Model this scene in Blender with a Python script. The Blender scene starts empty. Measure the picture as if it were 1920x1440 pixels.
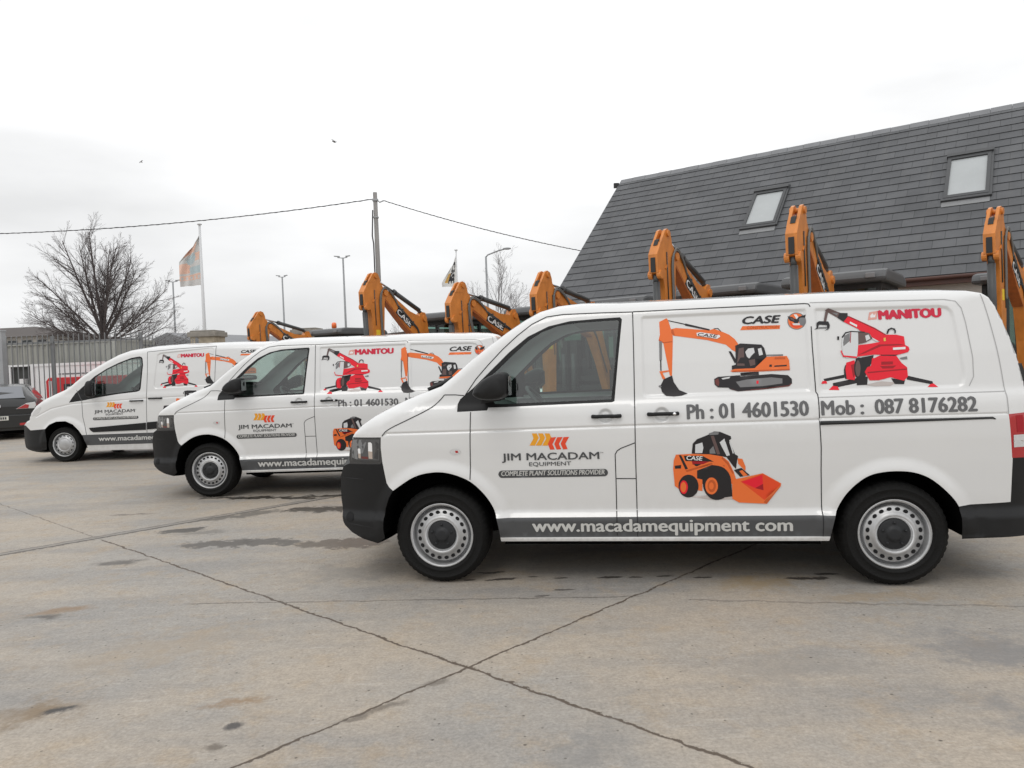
import bpy, bmesh, math, random
import numpy as np
from mathutils import Vector, Matrix
from mathutils.geometry import delaunay_2d_cdt
random.seed(7)
sc = bpy.context.scene
PI = math.pi
# ------------------------------------------------------------------ camera
F_PX, PITCH, ROLL, EYE = 1400.0, 0.0281, 0.0371, 1.5329
cp_, sp_ = math.cos(PITCH), math.sin(PITCH)
FWD = Vector((0, cp_, -sp_)); UP0 = Vector((0, sp_, cp_)); R0 = Vector((1, 0, 0))
RGT = R0 * math.cos(ROLL) - UP0 * math.sin(ROLL)
UPV = UP0 * math.cos(ROLL) + R0 * math.sin(ROLL)
cam_d = bpy.data.cameras.new('camera'); cam = bpy.data.objects.new('camera', cam_d)
sc.collection.objects.link(cam); sc.camera = cam
cam_d.sensor_width = 36.0; cam_d.lens = F_PX / 1920 * 36.0
cam_d.clip_start = 0.05; cam_d.clip_end = 3000
M = Matrix((RGT, UPV, -FWD)).transposed().to_4x4(); M.translation = Vector((0, 0, EYE))
cam.matrix_world = M
def spot(px, py, dist):
    """world point seen at a photo position, at a given distance ahead"""
    d = FWD + RGT * ((px - 960) / F_PX) - UPV * ((py - 720) / F_PX)
    return Vector((0, 0, EYE)) + d * (dist / d.y)
# ------------------------------------------------------------------ world, sun, exposure
w = bpy.data.worlds.new('World'); sc.world = w; w.use_nodes = True
nt = w.node_tree; nt.nodes.clear()
def N(nt, t, **k):
    n = nt.nodes.new(t)
    for a, b in k.items():
        if a.startswith('i_'):
            key = a[2:]; key = int(key) if key.isdigit() else key.replace('_', ' ')
            n.inputs[key].default_value = b
        else: setattr(n, a, b)
    return n
SUN_EL, SUN_AZ = math.radians(52), math.radians(200)
sky = N(nt, 'ShaderNodeTexSky', sky_type='NISHITA', sun_disc=False)
sky.sun_elevation = SUN_EL; sky.sun_rotation = SUN_AZ
tc = N(nt, 'ShaderNodeTexCoord'); mp = N(nt, 'ShaderNodeMapping'); mp.inputs['Scale'].default_value = (1.0, 1.0, 3.2)
mp.inputs['Location'].default_value = (0.3, 0.9, 0.2)
nt.links.new(tc.outputs['Generated'], mp.inputs['Vector'])
nz = N(nt, 'ShaderNodeTexNoise', i_Scale=2.3, i_Detail=6.0, i_Roughness=0.48); nt.links.new(mp.outputs[0], nz.inputs['Vector'])
sep = N(nt, 'ShaderNodeSeparateXYZ'); nt.links.new(tc.outputs['Generated'], sep.inputs[0])
grad = N(nt, 'ShaderNodeMapRange', i_1=0.02, i_2=0.42, i_3=8.15, i_4=11.6); nt.links.new(sep.outputs['Z'], grad.inputs[0])
cl = N(nt, 'ShaderNodeMapRange', i_1=0.34, i_2=0.64, i_3=0.86, i_4=1.12); nt.links.new(nz.outputs['Fac'], cl.inputs[0])
mu = N(nt, 'ShaderNodeMath', operation='MULTIPLY'); nt.links.new(grad.outputs[0], mu.inputs[0]); nt.links.new(cl.outputs[0], mu.inputs[1])
grey = N(nt, 'ShaderNodeMix', data_type='RGBA', blend_type='MULTIPLY'); grey.inputs[0].default_value = 1
grey.inputs[6].default_value = (0.99, 0.995, 1.0, 1); nt.links.new(mu.outputs[0], grey.inputs[7])
mix = N(nt, 'ShaderNodeMix', data_type='RGBA'); mix.inputs[0].default_value = 0.985   # overcast: the cloud deck hides nearly all of the clear sky
nt.links.new(sky.outputs[0], mix.inputs[6]); nt.links.new(grey.outputs[2], mix.inputs[7])
bg = N(nt, 'ShaderNodeBackground', i_Strength=0.1); nt.links.new(mix.outputs[2], bg.inputs[0])
wo = N(nt, 'ShaderNodeOutputWorld'); nt.links.new(bg.outputs[0], wo.inputs[0])
sd = bpy.data.lights.new('sun', 'SUN'); sd.energy = 0.5; sd.angle = math.radians(25); sd.color = (1, 0.965, 0.92)
so = bpy.data.objects.new('sun', sd); sc.collection.objects.link(so)
sdir = Vector((math.sin(SUN_AZ) * math.cos(SUN_EL), math.cos(SUN_AZ) * math.cos(SUN_EL), math.sin(SUN_EL)))
so.rotation_euler = sdir.to_track_quat('Z', 'Y').to_euler(); so.location = (0, 0, 30)
sc.view_settings.view_transform = 'Standard'; sc.view_settings.look = 'None'
sc.view_settings.exposure = 0.0; sc.view_settings.gamma = 1; sc.view_settings.use_curve_mapping = False
sc.render.engine = 'CYCLES'; sc.cycles.transparent_max_bounces = 16; sc.cycles.max_bounces = 8
# ------------------------------------------------------------------ materials
MATS = {}
def mat(name, col, rough=0.5, metal=0.0, coat=0.0, var=0.0, vscale=6.0, bump=0.0, bscale=40.0, spec=0.5, streak=None):
    m = bpy.data.materials.new(name); m.use_nodes = True; t = m.node_tree; p = t.nodes['Principled BSDF']
    p.inputs['Base Color'].default_value = (*col, 1); p.inputs['Roughness'].default_value = rough
    p.inputs['Metallic'].default_value = metal; p.inputs['Coat Weight'].default_value = coat
    p.inputs['Coat Roughness'].default_value = 0.06; p.inputs['Specular IOR Level'].default_value = spec
    co = N(t, 'ShaderNodeTexCoord')
    src = co.outputs['Object']
    if streak:
        mpn = N(t, 'ShaderNodeMapping'); mpn.inputs['Scale'].default_value = streak; t.links.new(src, mpn.inputs[0]); src = mpn.outputs[0]
    if var:
        n = N(t, 'ShaderNodeTexNoise', i_Scale=vscale, i_Detail=6.0, i_Roughness=0.6); t.links.new(src, n.inputs['Vector'])
        r = N(t, 'ShaderNodeMapRange', i_1=0.3, i_2=0.7, i_3=1 - var, i_4=1 + var); t.links.new(n.outputs['Fac'], r.inputs[0])
        x = N(t, 'ShaderNodeMix', data_type='RGBA', blend_type='MULTIPLY'); x.inputs[0].default_value = 1
        x.inputs[6].default_value = (*col, 1); t.links.new(r.outputs[0], x.inputs[7]); t.links.new(x.outputs[2], p.inputs['Base Color'])
        r2 = N(t, 'ShaderNodeMapRange', i_1=0.3, i_2=0.7, i_3=max(0, rough - var * .4), i_4=min(1, rough + var * .4)); t.links.new(n.outputs['Fac'], r2.inputs[0]); t.links.new(r2.outputs[0], p.inputs['Roughness'])
    if bump:
        n2 = N(t, 'ShaderNodeTexNoise', i_Scale=bscale, i_Detail=4.0); t.links.new(co.outputs['Object'], n2.inputs['Vector'])
        b = N(t, 'ShaderNodeBump', i_Strength=bump, i_Distance=0.01); t.links.new(n2.outputs['Fac'], b.inputs['Height']); t.links.new(b.outputs[0], p.inputs['Normal'])
    MATS[name] = m; return m
def glass(name, tint, rough=0.0, refl=1.0, ior=1.5):
    m = bpy.data.materials.new(name); m.use_nodes = True; t = m.node_tree; t.nodes.clear()
    tr = N(t, 'ShaderNodeBsdfTransparent'); tr.inputs[0].default_value = (*tint, 1)
    gl = N(t, 'ShaderNodeBsdfGlossy'); gl.inputs['Roughness'].default_value = rough + 0.01
    gl.inputs[0].default_value = (refl, refl, refl, 1)
    lw = N(t, 'ShaderNodeLayerWeight'); pw = N(t, 'ShaderNodeMath', operation='POWER'); pw.inputs[1].default_value = 5.0; t.links.new(lw.outputs['Facing'], pw.inputs[0])
    r0 = ((ior-1)/(ior+1))**2; fr = N(t, 'ShaderNodeMath', operation='MULTIPLY_ADD'); fr.inputs[1].default_value = 1-r0; fr.inputs[2].default_value = r0; t.links.new(pw.outputs[0], fr.inputs[0]); mx = N(t, 'ShaderNodeMixShader'); o = N(t, 'ShaderNodeOutputMaterial')
    t.links.new(fr.outputs[0], mx.inputs[0]); t.links.new(tr.outputs[0], mx.inputs[1]); t.links.new(gl.outputs[0], mx.inputs[2]); t.links.new(mx.outputs[0], o.inputs[0])
    MATS[name] = m; return m
mat('white_paint', (.715, .718, .715), .28, coat=1.0, var=.012, vscale=1.5)
def road_film(name, film, z0, z1, amount):
    m = MATS[name]; t = m.node_tree; p = t.nodes['Principled BSDF']; src = p.inputs['Base Color'].links[0].from_socket
    co = N(t, 'ShaderNodeTexCoord'); sp = N(t, 'ShaderNodeSeparateXYZ'); t.links.new(co.outputs['Object'], sp.inputs[0])
    r = N(t, 'ShaderNodeMapRange', i_1=z0, i_2=z1, i_3=amount, i_4=0.0); t.links.new(sp.outputs['Z'], r.inputs[0])
    mpn = N(t, 'ShaderNodeMapping'); mpn.inputs['Scale'].default_value = (3, 3, 1.2); t.links.new(co.outputs['Object'], mpn.inputs[0])
    n = N(t, 'ShaderNodeTexNoise', i_Scale=3.0, i_Detail=8.0, i_Roughness=0.7); t.links.new(mpn.outputs[0], n.inputs['Vector'])
    q = N(t, 'ShaderNodeMapRange', i_1=0.35, i_2=0.75, i_3=0.1, i_4=1.0); t.links.new(n.outputs['Fac'], q.inputs[0])
    k = N(t, 'ShaderNodeMath', operation='MULTIPLY'); t.links.new(r.outputs[0], k.inputs[0]); t.links.new(q.outputs[0], k.inputs[1])
    x = N(t, 'ShaderNodeMix', data_type='RGBA'); t.links.new(k.outputs[0], x.inputs[0]); t.links.new(src, x.inputs[6]); x.inputs[7].default_value = (*film, 1); t.links.new(x.outputs[2], p.inputs['Base Color'])
road_film('white_paint', (.33, .30, .26), .28, .62, .42)
mat('black_plastic', (.013, .0132, .014), .5, spec=.28, bump=.12, bscale=220, var=.12, vscale=9)
mat('seam', (.02, .02, .022), .8); mat('soft_seam', (.42, .42, .42), .6)
mat('rubber', (.0075, .0074, .0072), .72, spec=.22, bump=.35, bscale=90, var=.35, vscale=7)
mat('steel_wheel', (.46, .462, .465), .40, metal=.5, var=.16, vscale=9); mat('hole', (.006, .006, .007), .9)
mat('cap', (.022, .023, .025), .45, spec=.3); mat('liner', (.004, .004, .004), .95, spec=.05)
mat('trim', (.085, .088, .09), .75); mat('cloth_grey', (.075, .078, .082), .9, var=.15, vscale=40); mat('headlining', (.36, .36, .35), .9)
mat('lens_dark', (.03, .032, .035), .08, coat=1.0); mat('chrome', (.82, .82, .83), .12, metal=1.0)
mat('lamp_grey', (.075, .077, .080), .12, coat=1.0); mat('lamp_pale', (.20, .205, .21), .15, coat=1.0); mat('bulb_beige', (.50, .42, .36), .2, coat=.6); mat('bulb_white', (.86, .86, .86), .15, coat=.8); mat('lens_red', (.42, .012, .016), .15, coat=1.0); mat('lens_clear', (.62, .62, .62), .12, coat=1.0, var=.08, vscale=60); mat('lens_amber', (.85, .25, .02), .2, coat=.6)
glass('side_glass', (.68, .82, .77), refl=.95, ior=1.95); glass('wind_glass', (.68, .78, .74)); glass('cab_glass', (.42, .58, .53), ior=1.55)
for n, c in dict(vinyl_orange=(.83, .175, .04), vinyl_edge=(.55, .105, .025), vinyl_black=(.022, .020, .022), vinyl_grey=(.20, .20, .205), vinyl_maroon=(.16, .045, .04), vinyl_brown=(.13, .085, .08),
        vinyl_light=(.66, .67, .68), vinyl_white=(.80, .80, .80), vinyl_red=(.80, .016, .035), vinyl_dark_red=(.36, .012, .02), vinyl_red_orange=(.78, .075, .022), vinyl_yellow=(.82, .36, .025), vinyl_arrow_red=(.78, .075, .03),
        vinyl_slate=(.072, .074, .077), vinyl_pink=(.72, .36, .31), vinyl_gold=(.75, .50, .12), vinyl_shade=(.52, .47, .45), vinyl_text=(.13, .131, .135), vinyl_silver=(.55, .55, .53), vinyl_crimson=(.60, .02, .055), vinyl_coal=(.035, .030, .034)).items():
    mat(n, c, .42, coat=.08, spec=.3)
CK = dict(**{'or': 'vinyl_orange'}, oe='vinyl_edge', dk='vinyl_black', gy='vinyl_grey', mr='vinyl_maroon', br='vinyl_brown', lt='vinyl_light', wt='vinyl_white', rd='vinyl_red', dr='vinyl_dark_red', ro='vinyl_red_orange',
          ye='vinyl_yellow', ar='vinyl_arrow_red', st='vinyl_slate', pk='vinyl_pink', gd='vinyl_gold', sh='vinyl_shade', bk='vinyl_coal')
mat('plant_orange', (.63, .215, .036), .42, coat=.25, var=.16, vscale=7, streak=(1, 1, .5)); mat('plant_orange_edge', (.40, .11, .02), .5, var=.2, vscale=8)
mat('plant_grey', (.055, .058, .06), .45, var=.12, vscale=6); mat('plant_black', (.02, .021, .022), .6, var=.2, vscale=8); mat('rod', (.55, .55, .56), .18, metal=1.0); mat('hose', (.15, .15, .145), .6)
mat('cab_roof', (.095, .098, .102), .5, var=.1, vscale=3); mat('beacon', (.9, .16, .02), .25, coat=.8); mat('yellow_sticker', (.8, .55, .03), .5)
mat('galvanised', (.36, .37, .38), .5, metal=.35, var=.12, vscale=3); mat('fence_steel', (.21, .215, .22), .55, metal=.3, var=.15, vscale=3); mat('painted_grey', (.30, .31, .32), .6, var=.1, vscale=4)
mat('timber_pole', (.27, .26, .25), .85, var=.2, vscale=3, streak=(6, 6, .4)); mat('cable', (.035, .035, .037), .7)
mat('bark', (.052, .044, .042), .95, var=.25, vscale=4); mat('twig', (.10, .084, .083), .95)
mat('container_grey', (.30, .30, .275), .65, var=.16, vscale=1.6, streak=(3, 3, .5)); mat('container_white', (.74, .745, .75), .5, var=.06, vscale=1.5, streak=(3, 3, .5)); mat('dark_inside', (.045, .047, .045), .8, var=.3, vscale=2)
mat('machine_red', (.56, .02, .025), .4, coat=.3, var=.12, vscale=3)
mat('stone', (.36, .31, .235), .9, var=.22, vscale=7, bump=.4, bscale=12); mat('coping', (.27, .25, .22), .9, var=.15, vscale=5)
mat('wall_render', (.42, .40, .37), .9, var=.1, vscale=1.5); mat('shed_grey', (.23, .235, .245), .7, var=.1, vscale=.6); mat('shed_roof', (.34, .35, .36), .6, var=.08, vscale=.4)
mat('brown_roof', (.085, .065, .058), .8, var=.2, vscale=1.2); mat('brown_fascia', (.075, .032, .024), .55, var=.15, vscale=3); mat('dark_pane', (.035, .04, .045), .1); mat('old_roof', (.095, .083, .078), .9, var=.15, vscale=.7)
mat('car_black', (.007, .0075, .0075), .3, coat=.5); mat('plate', (.66, .66, .60), .4); mat('plate_text', (.03, .03, .035), .5); mat('car_glass', (.16, .17, .19), .05, coat=1.0)
mat('flag_grey', (.60, .595, .58), .85, var=.08, vscale=3); mat('flag_orange', (.74, .50, .40), .85); mat('flag_teal', (.46, .55, .57), .85); mat('flag_white', (.74, .74, .72), .85, var=.05, vscale=3); mat('flag_gold', (.66, .40, .12), .85); mat('flag_black', (.04, .04, .045), .85)  # grey, orange, teal: light through the backlit cloth is put into these pale colours
mat('gull', (.30, .30, .31), .8); mat('ridge', (.20, .205, .215), .75, var=.12, vscale=2); mat('skylight_frame', (.05, .052, .055), .45); mat('lead', (.22, .225, .23), .6, var=.1, vscale=3)
mat('skylight_pane', (.40, .42, .425), .25, spec=.3, var=.06, vscale=1.0)
# ------------------------------------------------------------------ mesh helpers
class MB:
    def __init__(s): s.v = []; s.f = []; s.m = []; s.sm = []; s.cur = 0; s.smooth = False
    def vert(s, p): s.v.append(tuple(p)); return len(s.v) - 1
    def face(s, idx): s.f.append(tuple(idx)); s.m.append(s.cur); s.sm.append(s.smooth)
    def box(s, c, d, rz=0.0, mtx=None):
        c = Vector(c); d = Vector(d) / 2; R = mtx or Matrix.Rotation(rz, 3, 'Z')
        b = len(s.v)
        for x, y, z in ((-1,-1,-1),(1,-1,-1),(1,1,-1),(-1,1,-1),(-1,-1,1),(1,-1,1),(1,1,1),(-1,1,1)):
            s.v.append(tuple(c + R @ Vector((x*d.x, y*d.y, z*d.z))))
        for q in ((0,3,2,1),(4,5,6,7),(0,1,5,4),(1,2,6,5),(2,3,7,6),(3,0,4,7)): s.face([b+i for i in q])
    def prism(s, poly, a, b, f):
        """poly 2d; f(u,v,t)->3d point; extrude t from a to b"""
        n = len(poly); i0 = len(s.v)
        for t in (a, b):
            for u, v in poly: s.v.append(tuple(f(u, v, t)))
        ar = sum(poly[i][0]*poly[(i+1) % n][1]-poly[(i+1) % n][0]*poly[i][1] for i in range(n))
        s.face([i0+i for i in range(n)]); s.face([i0+n+i for i in reversed(range(n))])
        for i in range(n):
            j = (i+1) % n; s.face([i0+j, i0+i, i0+n+i, i0+n+j])
    def tube(s, pts, r, n=8, caps=True):
        pts = [Vector(p) for p in pts]; k = len(pts); rs = r if isinstance(r, (list, tuple)) else [r]*k
        rings = []; sm = s.smooth; s.smooth = True; prev = None
        for i, p in enumerate(pts):
            t = (pts[min(i+1, k-1)] - pts[max(i-1, 0)]).normalized()
            if prev is None:
                a = Vector((0, 0, 1)) if abs(t.z) < .9 else Vector((1, 0, 0)); u = t.cross(a).normalized()
            else: u = (prev - t*prev.dot(t)).normalized()
            prev = u; v = t.cross(u); ring = []
            for j in range(n):
                an = 2*PI*j/n; ring.append(s.vert(p + (u*math.cos(an) + v*math.sin(an))*rs[i]))
            rings.append(ring)
        for i in range(k-1):
            for j in range(n):
                s.face([rings[i][j], rings[i][(j+1) % n], rings[i+1][(j+1) % n], rings[i+1][j]])
        s.smooth = False
        if caps and n > 3: s.face(list(reversed(rings[0]))); s.face(rings[-1])
        s.smooth = sm
    def lathe(s, prof, n, f, closed=False, smooth=True, rfun=None):
        """prof [(r,t)], f(ca*r, sa*r, t)"""
        sm = s.smooth; s.smooth = smooth; rings = []
        for k, (r, t) in enumerate(prof):
            ring = []
            for j in range(n):
                a = 2*PI*j/n; rr = r if rfun is None else rfun(k, j, r)
                ring.append(s.vert(f(math.cos(a)*rr, math.sin(a)*rr, t)))
            rings.append(ring)
        m = len(prof)
        for i in range(m if closed else m-1):
            for j in range(n):
                a, b = rings[i], rings[(i+1) % m]; s.face([a[j], a[(j+1) % n], b[(j+1) % n], b[j]])
        s.smooth = sm
    def build(s, name, mats, parent=None, loc=None, bevel=0.0, recalc=True):
        me = bpy.data.meshes.new(name); me.from_pydata(s.v, [], s.f)
        if isinstance(mats, str): mats = [mats]
        for m in mats: me.materials.append(MATS[m])
        me.polygons.foreach_set('material_index', s.m); me.polygons.foreach_set('use_smooth', s.sm)
        if recalc:
            bm = bmesh.new(); bm.from_mesh(me); bmesh.ops.recalc_face_normals(bm, faces=bm.faces)
            if bevel:
                bmesh.ops.remove_doubles(bm, verts=bm.verts, dist=1e-5)
                bmesh.ops.bevel(bm, geom=[e for e in bm.edges if len(e.link_faces) == 2 and e.calc_face_angle() > .5], offset=bevel, segments=2, profile=.6, affect='EDGES')
            bm.to_mesh(me); bm.free()
        me.update(); return link(name, me, parent, loc)
def link(name, data, parent=None, loc=None):
    o = bpy.data.objects.new(name, data); sc.collection.objects.link(o)
    if parent: o.parent = parent
    if loc is not None: o.location = loc
    return o
def tag(o, label=None, cat=None, group=None, kind=None):
    for k, v in (('label', label), ('category', cat), ('group', group), ('kind', kind)):
        if v: o[k] = v
    return o
def thing(name, loc, rz, label, cat, group=None):
    o = link(name, None, None, loc); o.rotation_euler = (0, 0, rz); return tag(o, label, cat, group)
def copy_tree(o, parent=None):
    c = o.copy(); sc.collection.objects.link(c); c.parent = parent
    for ch in list(o.children): copy_tree(ch, c)
    return c
def text_mesh(body, bold=0.0, shear=0.0, spacing=1.0, res=3):
    cu = bpy.data.curves.new('lettering', 'FONT'); cu.body = body; cu.size = 1; cu.offset = bold; cu.shear = shear; cu.space_character = spacing; cu.resolution_u = res; cu.fill_mode = 'FRONT'
    o = bpy.data.objects.new('lettering', cu); sc.collection.objects.link(o)
    dg = bpy.context.evaluated_depsgraph_get(); dg.update()
    me = bpy.data.meshes.new_from_object(o.evaluated_get(dg)); bpy.data.objects.remove(o); bpy.data.curves.remove(cu)
    vs = [(v.co.x, v.co.y) for v in me.vertices]; fs = [tuple(p.vertices) for p in me.polygons]; bpy.data.meshes.remove(me)
    return vs, fs
def fit_text(body, width, height, bold=0.0, **k):
    vs, fs = text_mesh(body, **k)
    x0 = min(v[0] for v in vs); x1 = max(v[0] for v in vs); h = max(v[1] for v in vs)
    vs = [((v[0]-x0)/(x1-x0)*width, v[1]/h*height) for v in vs]; s = bold*height*1.25
    V = []; F = []
    for i, (dx, dy) in enumerate(((0, 0), (s, 0), (-s, 0), (0, s*.5), (0, -s*.5)) if bold else ((0, 0),)):   # heavier strokes: shifted copies of the letters, each a hair proud of the last
        for q, f in enumerate(fs):   # letter outlines can overlap themselves: no two triangles quite level
            F.append(tuple(range(len(V), len(V)+len(f)))); V += [(vs[j][0]+dx, vs[j][1]+dy, i*.00012+(q % 11)*.00001) for j in f]
    return V, F
def in_poly(P, poly):
    x, y = P[:, 0], P[:, 1]; ins = np.zeros(len(P), bool); n = len(poly)
    for i in range(n):
        x0, y0 = poly[i]; x1, y1 = poly[(i+1) % n]
        if y0 == y1: continue
        c = ((y0 > y) != (y1 > y)) & (x < (x1-x0)*(y-y0)/(y1-y0) + x0); ins ^= c
    return ins
def dist_line(P, line):
    d = np.full(len(P), 1e9)
    for (ax, ay), (bx, by) in zip(line[:-1], line[1:]):
        vx, vy = bx-ax, by-ay; L2 = vx*vx+vy*vy+1e-12
        t = np.clip(((P[:, 0]-ax)*vx + (P[:, 1]-ay)*vy)/L2, 0, 1)
        d = np.minimum(d, np.hypot(P[:, 0]-ax-t*vx, P[:, 1]-ay-t*vy))
    return d
def resample(line, step):
    out = []
    for a, b in zip(line[:-1], line[1:]):
        n = max(1, int(math.dist(a, b)/step))
        out += [(a[0]+(b[0]-a[0])*i/n, a[1]+(b[1]-a[1])*i/n) for i in range(n)]
    return out + [line[-1]]
def smooth_line(pts, it=2):
    for _ in range(it):
        q = [pts[0]]
        for a, b in zip(pts[:-1], pts[1:]):
            q += [(.75*a[0]+.25*b[0], .75*a[1]+.25*b[1]), (.25*a[0]+.75*b[0], .25*a[1]+.75*b[1])]
        pts = q + [pts[-1]]
    return pts
def part_mesh(name, V, Nn, F, m, parent, mi=None):
    me = bpy.data.meshes.new(name); me.from_pydata([tuple(v) for v in V], [], F)
    for k in ([m] if isinstance(m, str) else m): me.materials.append(MATS[k])
    if mi is not None: me.polygons.foreach_set('material_index', mi)
    me.polygons.foreach_set('use_smooth', [True]*len(F)); me.update()
    if Nn is not None: me.normals_split_custom_set_from_vertices([tuple(n) for n in Nn])
    return link(name, me, parent)
# ------------------------------------------------------------------ ground: concrete slabs with joints, stains and wet patches
def ground_material():
    m = bpy.data.materials.new('concrete_yard'); m.use_nodes = True; t = m.node_tree; p = t.nodes['Principled BSDF']; L = t.links.new
    co = N(t, 'ShaderNodeNewGeometry'); pos = co.outputs['Position']
    def noise(scale, detail=6, rough=.6, stretch=None, off=(0, 0, 0)):
        mpn = N(t, 'ShaderNodeMapping'); mpn.inputs['Location'].default_value = off
        if stretch: mpn.inputs['Scale'].default_value = stretch[:3]; mpn.inputs['Rotation'].default_value = (0, 0, stretch[3])
        L(pos, mpn.inputs[0]); n = N(t, 'ShaderNodeTexNoise', i_Scale=scale, i_Detail=float(detail), i_Roughness=rough); L(mpn.outputs[0], n.inputs['Vector']); return n
    def M2(op, a, b=None, c=None):
        n = N(t, 'ShaderNodeMath', operation=op)
        for i, v in enumerate((a, b, c)):
            if v is None: continue
            if isinstance(v, (int, float)): n.inputs[i].default_value = v
            else: L(v, n.inputs[i])
        return n.outputs[0]
    def rng(v, a, b, c, d, smooth=False):
        n = N(t, 'ShaderNodeMapRange', i_1=a, i_2=b, i_3=c, i_4=d); n.interpolation_type = 'SMOOTHSTEP' if smooth else 'LINEAR'; L(v, n.inputs[0]); return n.outputs[0]
    def mixc(f, a, b, blend='MIX'):
        n = N(t, 'ShaderNodeMix', data_type='RGBA', blend_type=blend)
        if isinstance(f, (int, float)): n.inputs[0].default_value = f
        else: L(f, n.inputs[0])
        for i, v in ((6, a), (7, b)):
            if isinstance(v, tuple): n.inputs[i].default_value = (*v, 1)
            else: L(v, n.inputs[i])
        return n.outputs[2]
    n1 = noise(.55, 7, .62); n2 = noise(3.2, 8, .7, off=(3, 1, 0)); n3 = noise(60, 4, .7); n4 = noise(1.1, 6, .6, (.35, 1.4, 1, .75), (5, 2, 0)); n5 = noise(16, 5, .7, off=(1, 7, 0)); n6 = noise(9, 6, .65, (.25, 2.2, 1, -.6), (2, 2, 0))
    col = mixc(rng(n1.outputs['Fac'], .42, .58, 0, 1), (.385, .333, .272), (.325, .303, .274))
    col = mixc(rng(n4.outputs['Fac'], .47, .66, 0, .75), col, (.250, .240, .228))
    col = mixc(rng(n2.outputs['Fac'], .52, .74, 0, .6), col, (.385, .290, .185))
    col = mixc(rng(n6.outputs['Fac'], .60, .74, 0, .55), col, (.48, .445, .40))
    n7 = noise(20, 8, .8, (.3, 2.0, 1, .8), (6, 1, 0))
    col = mixc(1.0, col, rng(n3.outputs['Fac'], .25, .75, .74, 1.26), 'MULTIPLY'); col = mixc(1.0, col, rng(n5.outputs['Fac'], .25, .75, .84, 1.14), 'MULTIPLY'); col = mixc(rng(n7.outputs['Fac'], .56, .72, 0, .65), col, (.20, .18, .155)); col = mixc(rng(n7.outputs['Fac'], .26, .36, .4, 0), col, (.47, .45, .42))
    sp = N(t, 'ShaderNodeSeparateXYZ'); L(pos, sp.inputs[0]); X, Y = sp.outputs[0], sp.outputs[1]
    wob = noise(5, 4, .6, off=(9, 0, 0)); wob2 = noise(28, 4, .7, off=(4, 4, 0))
    W1 = M2('MULTIPLY_ADD', wob.outputs['Fac'], .05, -.025); W2 = M2('MULTIPLY_ADD', wob2.outputs['Fac'], .016, -.008)
    Wb = M2('ADD', W1, W2)
    # joints between slabs: two directions, distance to each line
    height = None
    def joint(x0, y0, x1, y1, wd, colr, strength, wmul=1.0, seg=None):
        nonlocal col, height
        l = math.hypot(x1-x0, y1-y0); nx, ny = -(y1-y0)/l, (x1-x0)/l
        d = M2('ADD', M2('MULTIPLY', X, nx), M2('MULTIPLY_ADD', Y, ny, -(x0*nx+y0*ny)))
        d = M2('ABSOLUTE', M2('MULTIPLY_ADD', Wb, wmul, d))
        wn = M2('MULTIPLY_ADD', M2('MULTIPLY', wob2.outputs['Fac'], wob2.outputs['Fac']), 4.2, .15)
        f = rng(M2('DIVIDE', d, wn), wd*.5, wd*1.35, strength, 0, True)
        if seg:
            tx, ty = (x1-x0)/l, (y1-y0)/l
            s = M2('ADD', M2('MULTIPLY', X, tx), M2('MULTIPLY_ADD', Y, ty, -(x0*tx+y0*ty)))
            f = M2('MULTIPLY', f, M2('MULTIPLY', rng(s, seg[0], seg[0]+.1, 0, 1), rng(s, seg[1]-.1, seg[1], 1, 0)))
        col = mixc(f, col, colr); height = f if height is None else M2('MAXIMUM', height, f)
    joint(-.28, 3.74, -6.49, 9.35, .008, (.085, .062, .044), .95, 1.5, (-9, 5.0)); joint(-.28, 3.74, -6.49, 9.35, .006, (.10, .085, .07), .6, 1.6, (5.0, 20))
    joint(-.28, 3.74, 1.08, 5.13, .007, (.082, .060, .043), .95, 1.4)
    joint(-4.09, 7.13, -2.61, 8.62, .060, (.21, .20, .185), .6, 1.6); joint(-4.05, 7.09, -2.57, 8.58, .022, (.075, .066, .058), .85, 1.6)
    joint(-4.12, 7.17, -2.64, 8.66, .010, (.085, .075, .066), .7, 2.0)
    joint(1.08+3.4, 5.13-3.3, 1.08+6.8, 5.13, .008, (.07, .055, .04), .8)
    joint(-2.27, 4.97, -.12, 4.83, .007, (.11, .095, .08), .75, 1.4, (0, 3.1))
    joint(1.33, 4.62, 2.8, 4.35, .010, (.12, .108, .095), .5, 2.0, (-.3, 1.9))
    # stains: warped ellipses (x, y, rx, ry, angle, colour, strength, wet)
    wet = None
    dn = noise(5.5, 9, .72, off=(7, 3, 0)); dn2 = noise(5.5, 9, .72, off=(1, 9, 0))
    WX = M2('MULTIPLY_ADD', dn.outputs['Fac'], 1.0, -.5); WY = M2('MULTIPLY_ADD', dn2.outputs['Fac'], 1.0, -.5)
    for x0, y0, rx, ry, an, c, k, w_, sharp in STAINS:
        ca, sa = math.cos(an), math.sin(an); wr = min(rx, ry)*2.0+max(rx, ry)*.9
        dx = M2('MULTIPLY_ADD', WX, wr, M2('ADD', X, -x0)); dy = M2('MULTIPLY_ADD', WY, wr, M2('ADD', Y, -y0))
        u = M2('MULTIPLY', M2('ADD', M2('MULTIPLY', dx, ca), M2('MULTIPLY', dy, sa)), 1/rx); v = M2('MULTIPLY', M2('ADD', M2('MULTIPLY', dx, -sa), M2('MULTIPLY', dy, ca)), 1/ry)
        d = M2('SQRT', M2('ADD', M2('MULTIPLY', u, u), M2('MULTIPLY', v, v)))
        f = rng(d, sharp, 1.0, k, 0, True); col = mixc(f, col, c)
        if w_: g = rng(d, sharp, 1.0, w_, 0, True); wet = g if wet is None else M2('MAXIMUM', wet, g)
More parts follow.
